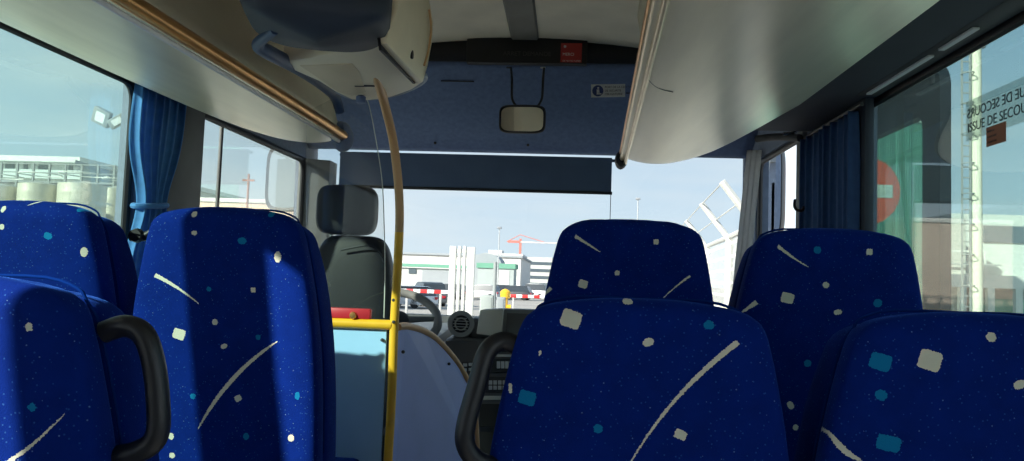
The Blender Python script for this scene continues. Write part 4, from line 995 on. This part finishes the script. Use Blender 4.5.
# thin lamp mast and others
def mast(name, px, ptop, Y, r, label, m=None, head=True):
    a = P(px, ptop, Y=Y); root = empty(name, (a.x, Y, GZ), label, 'lamp post')
    mb = MB(); mb.tube([(a.x, Y, GZ), (a.x, Y, a.z)], [r, r * .6], 10); mb.build('post', m or concrete((.45, .47, .48)), root)
    mb = MB(); mb.box((a.x - r * 2.6, Y - r * 2, a.z - r), (a.x + r * 2.6, Y + r * 2, a.z + r * 1.4), r * .4); mb.build('lamp_head', concrete((.30, .32, .34)), root)
    return root
mast('lamp_post', 499.5, 228, 90, .10, 'thin lamp post rising left of the crane')
mast('lamp_post', 638, 199, 80, .09, 'thin lamp post seen above the front right seat')
a = P(495.5, 262, Y=22); mb = MB(); mb.tube([(a.x, 22, GZ), (a.x, 22, a.z)], .055, 12); tag(mb.build('steel_post', concrete((.30, .33, .33))), 'plain grey steel post between the two utility boxes', 'post')

# parked cars
TYRE = mat('tyre', (.02, .02, .02), .8); CG = mat('car glass', (.04, .05, .06), .15, coat=.5)
def make_car(cx, cy, yaw, col, label, Lc=4.3, Wc=1.78, Hc=1.48, suv=False, group=None):
    root = empty('parked_car', (cx, cy, GZ), label, 'car', group, rz=yaw)
    pnt = M.setdefault('car' + str(col), mat('car paint ' + str(col), col, .3, coat=.6))
    hl = Lc / 2; bel = .88 if not suv else .98
    body = [(-hl, .32), (-hl + .05, .62), (-hl + .12, bel - .02), (-hl + .9, bel), (hl - 1.3, bel), (hl - .25, bel - .18), (hl - .02, .60), (hl, .32), (hl - .3, .22), (-hl + .3, .22)]
    mb = MB(); mb.prism([(-Wc / 2, y, z) for y, z in body], (Wc, 0, 0), .06); local(mb, 'body', pnt, root)
    cab = [(-hl + .15, bel - .03), (-hl + (.45 if not suv else .28), Hc - .10), (-hl + .9, Hc), (hl - 2.2, Hc), (hl - 1.75, Hc - .08), (hl - 1.05, bel - .03)]
    bm = bmesh.new(); lo = []
    n_ = len(cab)
    A = [bm.verts.new((-(Wc / 2 - .05 - .14 * (z - bel) / (Hc - bel)), y, z)) for y, z in cab]; B = [bm.verts.new(((Wc / 2 - .05 - .14 * (z - bel) / (Hc - bel)), y, z)) for y, z in cab]
    bm.faces.new(A); bm.faces.new(B)
    for i in range(n_): bm.faces.new((A[i], A[(i + 1) % n_], B[(i + 1) % n_], B[i]))
    bmesh.ops.recalc_face_normals(bm, faces=bm.faces[:]); bmesh.ops.bevel(bm, geom=bm.edges[:], offset=.03, segments=2, affect='EDGES')
    mb = MB(); mb.add(bm); local(mb, 'cabin_glass', CG, root)
    rf = [(-hl + .6, Hc - .02), (-hl + .95, Hc + .02), (hl - 2.2, Hc + .02), (hl - 1.85, Hc - .04)]
    mb = MB(); mb.prism([(-Wc / 2 + .2, y, z) for y, z in rf], (Wc - .4, 0, 0), .015); local(mb, 'roof', pnt, root)
    for y in (-hl + .75, hl - .8):
        for s_ in (-1, 1):
            mb = MB(); mb.lathe([(.05, -.10), (.30, -.10), (.32, -.06), (.32, .06), (.30, .10), (.05, .10)], (s_ * (Wc / 2 - .10), y, .32), 'X', 24); local(mb, 'wheel', TYRE, root)
    for s_ in (-1, 1):
        mb = MB(); mb.box((s_ * (Wc / 2 - .25) - .14, -hl - .012, .62), (s_ * (Wc / 2 - .25) + .14, -hl + .08, .80), .02); local(mb, 'tail_light', M['red'], root)
    mb = MB(); mb.box((-.26, -hl - .01, .45), (.26, -hl + .03, .56)); local(mb, 'number_plate', M['labelwhite'], root, smooth=False)
    return root
def at(px, Y): return P(px, 280, Y=Y).x
gC = 'cars parked in front of the hangar'
wc, dc, gc = (.70, .71, .72), (.05, .055, .065), (.22, .23, .25)
make_car(at(407, 52), 52, math.radians(62), wc, 'white car parked nearest the yellow pole, low and half side on', group=gC)
make_car(at(428, 57), 57, math.radians(24), (.10, .11, .12), 'dark grey off road car parked behind the white car left of the gate posts', suv=True, Hc=1.75, Lc=4.6, Wc=1.9, group=gC)
make_car(at(447, 74), 74, math.radians(80), dc, 'dark car glimpsed just left of the white gate posts', group=gC)
make_car(at(481, 78), 78, math.radians(75), wc, 'pale hatchback immediately right of the white gate posts', group=gC)
make_car(at(497, 84), 84, math.radians(85), gc, 'grey car parked right of the pale hatchback', group=gC)
make_car(at(513, 80), 80, math.radians(80), dc, 'dark car parked behind the yellow hydrant', group=gC)
make_car(at(531, 88), 88, math.radians(75), (.75, .75, .74), 'white off road car next to the front right seat edge', suv=True, Hc=1.7, group=gC)
# red and white barrier poles
RW = bpy.data.materials.new('red and white bands'); RW.use_nodes = True; t = RW.node_tree; b = t.nodes['Principled BSDF']
tc = t.nodes.new('ShaderNodeTexCoord'); wv = t.nodes.new('ShaderNodeTexWave'); wv.inputs['Scale'].default_value = .85; wv.inputs['Distortion'].default_value = 0; wv.wave_profile = 'SIN'
t.links.new(tc.outputs['Object'], wv.inputs['Vector']); rp = t.nodes.new('ShaderNodeValToRGB'); rp.color_ramp.interpolation = 'CONSTANT'; rp.color_ramp.elements[0].color = (.62, .03, .03, 1); rp.color_ramp.elements[1].color = (.8, .8, .78, 1); rp.color_ramp.elements[1].position = .5
t.links.new(wv.outputs['Color'], rp.inputs[0]); t.links.new(rp.outputs[0], b.inputs['Base Color'])
for (x0, y0, x1, y1, Y, l) in ((396, 290.5, 452, 292, 20, 'red and white barrier pole left of the white gate posts'), (504, 295, 570, 298.5, 24, 'red and white barrier pole right of the yellow hydrant')):
    a = P(x0, y0, Y=Y); b_ = P(x1, y1, Y=Y); root = empty('barrier_pole', ((a.x + b_.x) / 2, Y, GZ), l, 'barrier')
    mb = MB(); zc_ = (a.z + b_.z) / 2; mb.box((a.x, Y - .04, zc_ - .05), (b_.x, Y + .04, zc_ + .05), .01); mb.build('pole', RW, root)
    for xx in (a.x + .3, b_.x - .3):
        mb = MB(); mb.box((xx - .03, Y - .03, GZ), (xx + .03, Y + .03, zc_ - .04), .008); mb.build('stand', concrete((.45, .45, .44)), root)
# white gate posts
Yg = 15; root = empty('white_gate_frame', (P(462, 300, Y=Yg).x, Yg, GZ), 'tall white upright gate frame with four bars in front of the hangar', 'gate')
for (x0, x1) in ((450, 456.2), (458.2, 461), (463.2, 466), (467.5, 475)):
    a = P(x0 + .4, 246 if x0 < 466 else 247, Y=Yg); b_ = P(x1 + .4, 246, Y=Yg)
    mb = MB(); mb.box((a.x, Yg - .06, GZ), (b_.x, Yg + .06, a.z), .01); mb.build('upright', M['white'], root)
a = P(456, 249, Y=Yg); b_ = P(468, 249, Y=Yg); mb = MB(); mb.box((a.x, Yg - .03, a.z - .08), (b_.x, Yg + .03, a.z), .005); mb.build('crossbar', M['white'], root)
# hydrant and boxes
Yk = 19; q = P(505.5, 290, Y=Yk); root = empty('yellow_hydrant', (q.x, Yk, GZ), 'yellow hydrant with round cap beside the grey utility box', 'hydrant')
s = Yk / FPX
mb = MB(); mb.lathe([(.10, GZ), (.10, GZ + .9), (.07, GZ + .95), (.07, q.z - .22), (.10, q.z - .2)], (q.x, Yk, 0)); mb.build('body', M['yellow'], root)
mb = MB(); mb.lathe([(.05, q.z - .22), (.12, q.z - .2), (.13, q.z - .05), (.09, q.z), (.02, q.z + .03)], (q.x, Yk, 0)); mb.build('cap', M['yellow'], root)
mb = MB(); mb.lathe([(.03, -.15), (.06, -.15), (.06, .15), (.03, .15)], (q.x, Yk, q.z - .42), 'X', 20); mb.build('outlet', M['yellow'], root)
for (x0, x1, y0, Y, c_, l) in ((480, 493, 295, 18, (.36, .40, .38), 'pale grey green utility box left of the steel post'), (496.5, 505, 297, 18, (.30, .33, .34), 'grey utility box between steel post and hydrant')):
    a = P(x0, y0, Y=Y); b_ = P(x1, y0, Y=Y); root = empty('utility_box', ((a.x + b_.x) / 2, Y, GZ), l, 'utility box')
    mb = MB(); mb.box((a.x, Y, GZ), (b_.x, Y + .3, a.z), .015); mb.build('cabinet', concrete(c_), root)
    mb = MB(); mb.box((a.x + .03, Y - .012, GZ + .15), (b_.x - .03, Y, a.z - .05), .004); dd = mb.build('door', concrete(tuple(v * .92 for v in c_)), root)
    mb = MB(); mb.box((b_.x - .07, Y - .03, a.z - .5), (b_.x - .05, Y - .012, a.z - .38)); mb.build('handle', M['black'], dd)

# security fence beyond the windscreen on the right
MESH = bpy.data.materials.new('white welded mesh'); MESH.use_nodes = True; t = MESH.node_tree; b = t.nodes['Principled BSDF']; b.inputs['Base Color'].default_value = (.78, .78, .72, 1)
tc = t.nodes.new('ShaderNodeTexCoord'); sp = t.nodes.new('ShaderNodeSeparateXYZ'); t.links.new(tc.outputs['Object'], sp.inputs[0])
def mm(op, a, b_):
    n = t.nodes.new('ShaderNodeMath'); n.operation = op
    for i, q in enumerate((a, b_)):
        if isinstance(q, (int, float)): n.inputs[i].default_value = q
        elif q is not None: t.links.new(q, n.inputs[i])
    return n.outputs[0]
hy = mm('ADD', sp.outputs['X'], sp.outputs['Y'])
al = mm('MAXIMUM', mm('LESS_THAN', mm('FRACT', mm('MULTIPLY', hy, 14), None), .34), mm('LESS_THAN', mm('FRACT', mm('MULTIPLY', sp.outputs['Z'], 7), None), .22))
tr = t.nodes.new('ShaderNodeBsdfTransparent'); ms = t.nodes.new('ShaderNodeMixShader'); t.links.new(al, ms.inputs[0]); t.links.new(tr.outputs[0], ms.inputs[1]); t.links.new(b.outputs[0], ms.inputs[2]); t.links.new(ms.outputs[0], t.nodes['Material Output'].inputs['Surface'])
root = empty('security_fence', (3.2, 16, GZ), 'white mesh security fence with outward leaning tops seen right of the windscreen', 'fence')
fposts = [(757, 224, 6.8), (729.5, 237, 8.5), (707.5, 246, 11.2), (694, 252, 13.8), (684, 256, 16.5), (677, 259, 19.3), (671, 261, 22)]
tops = []
for (px, py, Y) in fposts:
    a = P(px, py, Y=Y); dx = .0
    wth = .07
    mb = MB(); mb.box((a.x - wth / 2, Y - .05, GZ), (a.x + wth / 2, Y + .05, a.z), .008); pp = mb.build('post', M['white'], root)
    tip = a + Vector((-.32, -.05, .36)); mb = MB(); mb.tube([a + Vector((0, 0, -.03)), tip], .035, 8); mb.build('outrigger', M['white'], root); tops.append((a, tip))
for i, ((a, ta_), (b_, tb_)) in enumerate(zip(tops, tops[1:])):
    mb = MB(); mb.poly([(a.x, a.y, GZ), (b_.x, b_.y, GZ), tuple(b_), tuple(a)]); mb.build('mesh_panel', MESH, root, smooth=False, solid=.006)
    for k_, t_ in enumerate((.98, .5)):
        mb = MB(); mb.tube([a.lerp(ta_, t_), b_.lerp(tb_, t_)], .007, 6); mb.build('wire', M['white'], root)
    mb = MB(); mb.tube([a, b_], .03, 8); mb.build('top_rail', M['white'], root)

# ---- no entry sign on its post
Ys = 7.0; q = P(864, 191, Y=Ys); rs = .31
root = empty('no_entry_sign', (q.x, Ys, GZ), 'round red no entry sign with white bar seen through the right window', 'road sign')
mb = MB(); mb.lathe([(.001, -.012), (rs, -.012), (rs, .012), (.001, .012)], q, 'Y', 48); disc = mb.build('disc', mat('sign red', (.80, .10, .045), .45), root)
mb = MB(); mb.box((q.x - rs * .78, Ys - .018, q.z - .058), (q.x + rs * .78, Ys - .011, q.z + .058)); mb.build('bar', M['white'], disc, smooth=False)
mb = MB(); mb.tube([(q.x, Ys + .05, GZ), (q.x, Ys + .05, q.z + .25)], .035, 12); mb.build('post', concrete((.45, .46, .46)), root)
# ---- green corrugated building
Yb = 26
a = P(842, 100, Y=Yb); b_ = P(924, 200, Y=Yb)
GC = bpy.data.materials.new('green corrugated cladding'); GC.use_nodes = True; t = GC.node_tree; bb_ = t.nodes['Principled BSDF']; bb_.inputs['Roughness'].default_value = .6
tc = t.nodes.new('ShaderNodeTexCoord'); wv = t.nodes.new('ShaderNodeTexWave'); wv.inputs['Scale'].default_value = 1.0; t.links.new(tc.outputs['Object'], wv.inputs['Vector'])
rp = t.nodes.new('ShaderNodeValToRGB'); rp.color_ramp.elements[0].color = (.10, .30, .24, 1); rp.color_ramp.elements[1].color = (.17, .42, .34, 1); t.links.new(wv.outputs['Fac'], rp.inputs[0]); t.links.new(rp.outputs[0], bb_.inputs['Base Color'])
root = empty('green_warehouse', ((a.x + b_.x) / 2, Yb + 5, GZ), 'green corrugated warehouse behind the no entry sign', 'building')
zt3 = P(890, 118, Y=Yb).z
mb = MB(); nr = 70
def corr(u, v): return Vector((a.x + (b_.x - a.x) * u, Yb + .05 * (1 if int(u * nr) % 2 else -1), GZ + (zt3 - GZ) * v))
mb.grid(corr, nr * 2 + 1, 2); mb.build('cladding', GC, root, smooth=False)
mb = MB(); mb.box((a.x, Yb + .1, GZ), (b_.x, Yb + 1.6, zt3 - .05)); mb.build('shell', GC, root, smooth=False)
mb = MB(); mb.box((a.x - .1, Yb - .12, zt3 - .15), (b_.x + .1, Yb + 1.7, zt3 + .05)); mb.build('eaves', WHT2, root, smooth=False)
# ---- white terraced building on the right
Yw = 34; X0_ = P(925, 230, Y=Yw).x
root = empty('terrace_building', (X0_ + 12, Yw, GZ), 'pale terraced building with railings far right through the window', 'building')
zr_ = P(990, 205, Y=Yw).z; zp = P(990, 252, Y=Yw).z; zd = P(990, 281, Y=Yw).z
mb = MB(); mb.box((X0_ + 2.0, Yw + 4, GZ), (X0_ + 26, Yw + 16, zr_)); mb.build('upper_block', concrete((.55, .57, .53)), root, smooth=False)
mb = MB(); mb.box((X0_ - 2.2, Yw + 1, GZ), (X0_ + 2.2, Yw + 12, P(935, 215, Y=Yw).z)); mb.build('stair_tower', concrete((.47, .46, .42)), root, smooth=False)
for i in range(5):
    mb = MB(); x = X0_ + 4.5 + i * 4.4; mb.box((x, Yw + 3.9, zr_ - 1.35), (x + 2.8, Yw + 4, zr_ - .55)); mb.build('window', WIN, root, smooth=False)
mb = MB(); mb.box((X0_ + .2, Yw, zd - .3), (X0_ + 26, Yw + 4.2, zd + .25)); mb.build('terrace_deck', WHT, root, smooth=False)
for z in (zp, zp - (zp - zd) * .45):
    mb = MB(); mb.box((X0_ + .2, Yw - .03, z - .04), (X0_ + 26, Yw + .03, z + .04)); mb.build('terrace_rail', M['white'], root, smooth=False)
for i in range(12):
    mb = MB(); x = X0_ + .3 + i * 2.2; mb.box((x - .04, Yw - .04, zd), (x + .04, Yw + .04, zp)); mb.build('rail_post', M['white'], root, smooth=False)
for i in range(9):
    mb = MB(); x = X0_ + 1.6 + i * 1.15; mb.box((x - .14, Yw, GZ), (x + .14, Yw + .25, zd - .3)); mb.build('column', M['white'], root, smooth=False)
mb = MB(); mb.box((X0_ + 2.6, Yw + .6, GZ), (X0_ + 14, Yw + .8, P(1000, 299, Y=Yw).z)); mb.build('green_screen', GRN, root, smooth=False)
for i in range(22):
    if i % 3 == 0: continue
    mb = MB(); x = X0_ + 6.2 + i * .26; mb.box((x - .05, Yw + 1.4, zd + .2), (x + .05, Yw + 1.5, zp + .25)); mb.build('blind_slat', M['white'], root, smooth=False)
# ---- white gate post in front (pale blind frame below the door glass)
# ---- tall floodlight tower with caged ladder
Yt = 22; q = P(977, 290, Y=Yt); tp = P(970, 8, Y=Yt)
root = empty('lighting_tower', (q.x, Yt, GZ), 'very tall cream lighting tower with a caged ladder outside the right window', 'tower')
mb = MB(); mb.tube([(q.x, Yt, GZ), (q.x, Yt, tp.z)], [.15, .125], 16); mb.build('mast', concrete((.66, .64, .52)), root)
xl_ = q.x - .30; M['steel'] = concrete((.25, .27, .27))
mb = MB(); zz = GZ + .4
while zz < tp.z - .3:
    mb.box((xl_ - .11, Yt - .05, zz), (xl_ + .11, Yt - .02, zz + .035)); zz += .30
for s_ in (-.11, .11): mb.box((xl_ + s_ - .02, Yt - .06, GZ), (xl_ + s_ + .02, Yt - .01, tp.z - .2))
mb.build('ladder', M['steel'], root, smooth=False)
mb = MB(); zz = GZ + 2.5
while zz < tp.z - .5:
    mb.tube([(xl_ + .15 * math.cos(a_), Yt - .05 - .30 * math.sin(a_), zz) for a_ in [math.pi * i / 8 for i in range(9)]], .016, 5); zz += .85
mb.build('ladder_cage', M['steel'], root)
mb = MB(); mb.box((q.x - .5, Yt - 1.0, tp.z), (q.x + 1.2, Yt + 1.0, tp.z + .22)); mb.build('platform', M['steel'], root, smooth=False)
mb = MB(); qq = P(982, 44, Y=Yt - .3); mb.tube([(q.x, Yt, qq.z), (qq.x, Yt - .3, qq.z), (qq.x + .06, Yt - .3, qq.z - .12)], .05, 8); mb.build('camera', M['dark'], root)

# ---- left: storage tanks, building behind, floodlight
Yk2 = 34
STEEL = mat('ribbed steel tank', (.50, .47, .38), .5, metal=.25, noise=.12, nscale=3, stretch=(6, 6, .2))
for i, (x0, x1, pt, l) in enumerate(((-28, 18, 186, 'leftmost storage tank above the seat by the window'), (22, 58, 184.5, 'second storage tank from the left window edge'), (62, 104, 184.5, 'third storage tank, widest in view'), (104, 128, 189, 'last storage tank beside the curtain'))):
    Y = Yk2 + (0 if i < 3 else 3); a = P(x0, pt, Y=Y); b_ = P(x1, pt, Y=Y); rd = (b_.x - a.x) / 2; cxx = (a.x + b_.x) / 2
    root = empty('storage_tank', (cxx, Y, GZ), l, 'tank', 'steel tanks outside the left window')
    mb = MB(); prf = [(rd, GZ)]; 
    zz = GZ
    while zz < a.z - .3: prf += [(rd, zz + .05), (rd * 1.008, zz + .10), (rd, zz + .15)]; zz += .9
    prf += [(rd, a.z), (.001, a.z + .18)]
    mb.lathe(prf, (cxx, Y, 0), n=48); mb.build('shell', STEEL, root)
    mb = MB(); mb.tube([(cxx + rd * math.cos(t * math.pi / 16), Y + rd * math.sin(t * math.pi / 16), a.z + .5) for t in range(33)], .03, 6, cap=False); mb.build('guard_rail', M['white'], root)
Yq = 60; root = empty('tank_yard_building', (P(20, 175, Y=Yq).x, Yq, GZ), 'long low pale building with pitched end behind the storage tanks', 'building')
a = P(-40, 163, Y=Yq); b_ = P(78, 164, Y=Yq); c_ = P(122, 180, Y=Yq + 25); ze = b_.z
mb = MB(); mb.prism([(a.x - 20, Yq, GZ), (b_.x, Yq, GZ), (b_.x + 1, Yq + 32, GZ), (a.x - 20, Yq + 32, GZ)], (0, 0, ze - GZ)); mb.build('wall', WHT2, root, smooth=False)
mb = MB(); mb.prism([(a.x - 21, Yq - 1, ze), (b_.x + .8, Yq - 1, ze), (b_.x + 1.4, Yq + 33, ze), (a.x - 21, Yq + 33, ze)], (0, 0, .45)); mb.build('roof', concrete((.66, .66, .63)), root, smooth=False)
for (x, w_) in ((10, 9), (26, 4), (45, 12), (71, 4)):
    u = P(x - w_ / 2, 168, Y=Yq); v_ = P(x + w_ / 2, 168, Y=Yq); mb = MB(); mb.box((u.x, Yq - .08, u.z - .6), (v_.x, Yq, u.z + .6)); mb.build('window', WIN, root, smooth=False)
zl_ = P(40, 176, Y=Yq - 2).z
mb = MB(); mb.box((a.x - 20, Yq - 3, zl_ - .3), (b_.x + 2.5, Yq, zl_ + .4)); mb.build('canopy', concrete((.50, .56, .54)), root, smooth=False)
# gantry walkway over the tanks
root = empty('tank_gantry', (P(60, 180, Y=37).x, 37, GZ), 'steel walkway gantry running above the storage tanks', 'gantry')
a = P(-10, 181, Y=38); b_ = P(118, 183, Y=38)
mb = MB(); mb.box((a.x - 3, 37.6, a.z - .06), (b_.x, 38.4, a.z + .04)); mb.build('walkway', M['steel'], root, smooth=False)
mb = MB(); mb.box((a.x - 3, 37.6, a.z + .9), (b_.x, 37.66, a.z + .96)); mb.box((a.x - 3, 37.6, a.z + .45), (b_.x, 37.66, a.z + .5)); mb.build('handrail', M['steel'], root, smooth=False)
for i in range(9):
    x = a.x + (b_.x - a.x) * i / 8.0; mb = MB(); mb.box((x - .05, 37.58, GZ if i % 2 == 0 else a.z), (x + .05, 37.68, a.z + .96)); mb.build('upright', M['steel'], root, smooth=False)
# sloping shed on the right of it
root = empty('sloping_shed', (P(105, 180, Y=50).x, 50, GZ), 'grey shed with sloping roof between tanks and curtain', 'building')
a = P(84, 167, Y=48); b_ = P(122, 181, Y=56)
mb = MB(); mb.prism([(a.x, 48, GZ), (b_.x, 56, GZ), (b_.x, 56, b_.z), (a.x, 48, a.z)], (-.8, 2, 0)); mb.build('wall', concrete((.42, .47, .46)), root, smooth=False)
mb = MB(); mb.prism([(a.x - .3, 47.5, a.z), (b_.x + .3, 56, b_.z), (b_.x + .3, 56, b_.z + .4), (a.x - .3, 47.5, a.z + .4)], (-.8, 2, 0)); mb.build('roof', GREY, root, smooth=False)
# floodlight post
Yf = 13; q = P(130.5, 200, Y=Yf); tq = P(129, 119, Y=Yf)
root = empty('floodlight_post', (q.x, Yf, GZ), 'white post with two square floodlights beside the left curtain', 'floodlight')
mb = MB(); mb.tube([(q.x, Yf, GZ), (q.x, Yf, tq.z + .12)], .045, 12); mb.build('post', M['white'], root)
ar = P(100, 121, Y=Yf); mb = MB(); mb.tube([(q.x, Yf, tq.z), (ar.x + .05, Yf, ar.z - .03)], .022, 8); mb.build('cross_arm', M['steel'], root)
for (px, py, w_, h_, yaw) in ((102, 117, .17, .15, 25), (118, 121, .17, .09, -30)):
    c_ = P(px, py, Y=Yf); mb = MB(); Fm = Matrix.Translation(c_) @ Matrix.Rotation(math.radians(yaw), 4, 'Y') @ Matrix.Rotation(math.radians(20), 4, 'X')
    mb.box((-w_, -.05, -h_), (w_, .05, h_), .02, mtx=Fm); lh = mb.build('lamp_head', M['steel'], root)
    mb = MB(); mb.box((-w_ * .55, -.056, -h_ * .6), (w_ * .55, -.05, h_ * .6), .0, mtx=Fm); mb.build('lens', M['labelwhite'], lh, smooth=False)
# low dune coloured wall and pole beyond driver's window
root = empty('perimeter_wall', (P(250, 210, Y=45).x, 45, GZ), 'pale sandy perimeter wall beyond the driver window', 'wall')
a = P(190, 197, Y=45); b_ = P(330, 205, Y=45); mb = MB(); mb.box((a.x, 45, GZ), (b_.x, 45.5, P(250, 203, Y=45).z), .05); mb.build('wall', concrete((.62, .48, .38)), root)
mb = MB(); mb.box((a.x, 44.9, P(250, 203, Y=45).z), (b_.x, 45.6, P(250, 203, Y=45).z + .25), .04); mb.build('coping', WHT, root)
a = P(249, 174, Y=30); root = empty('antenna_pole', (a.x, 30, GZ), 'thin reddish pole with short crossbars beyond the driver window', 'pole')
mb = MB(); mb.tube([(a.x, 30, GZ), (a.x, 30, a.z)], .05, 8); mb.build('post', concrete((.35, .18, .14)), root)
mb = MB(); mb.box((a.x - .25, 29.97, a.z - .3), (a.x + .25, 30.03, a.z - .22)); mb.build('crossbar', concrete((.35, .18, .14)), root, smooth=False)
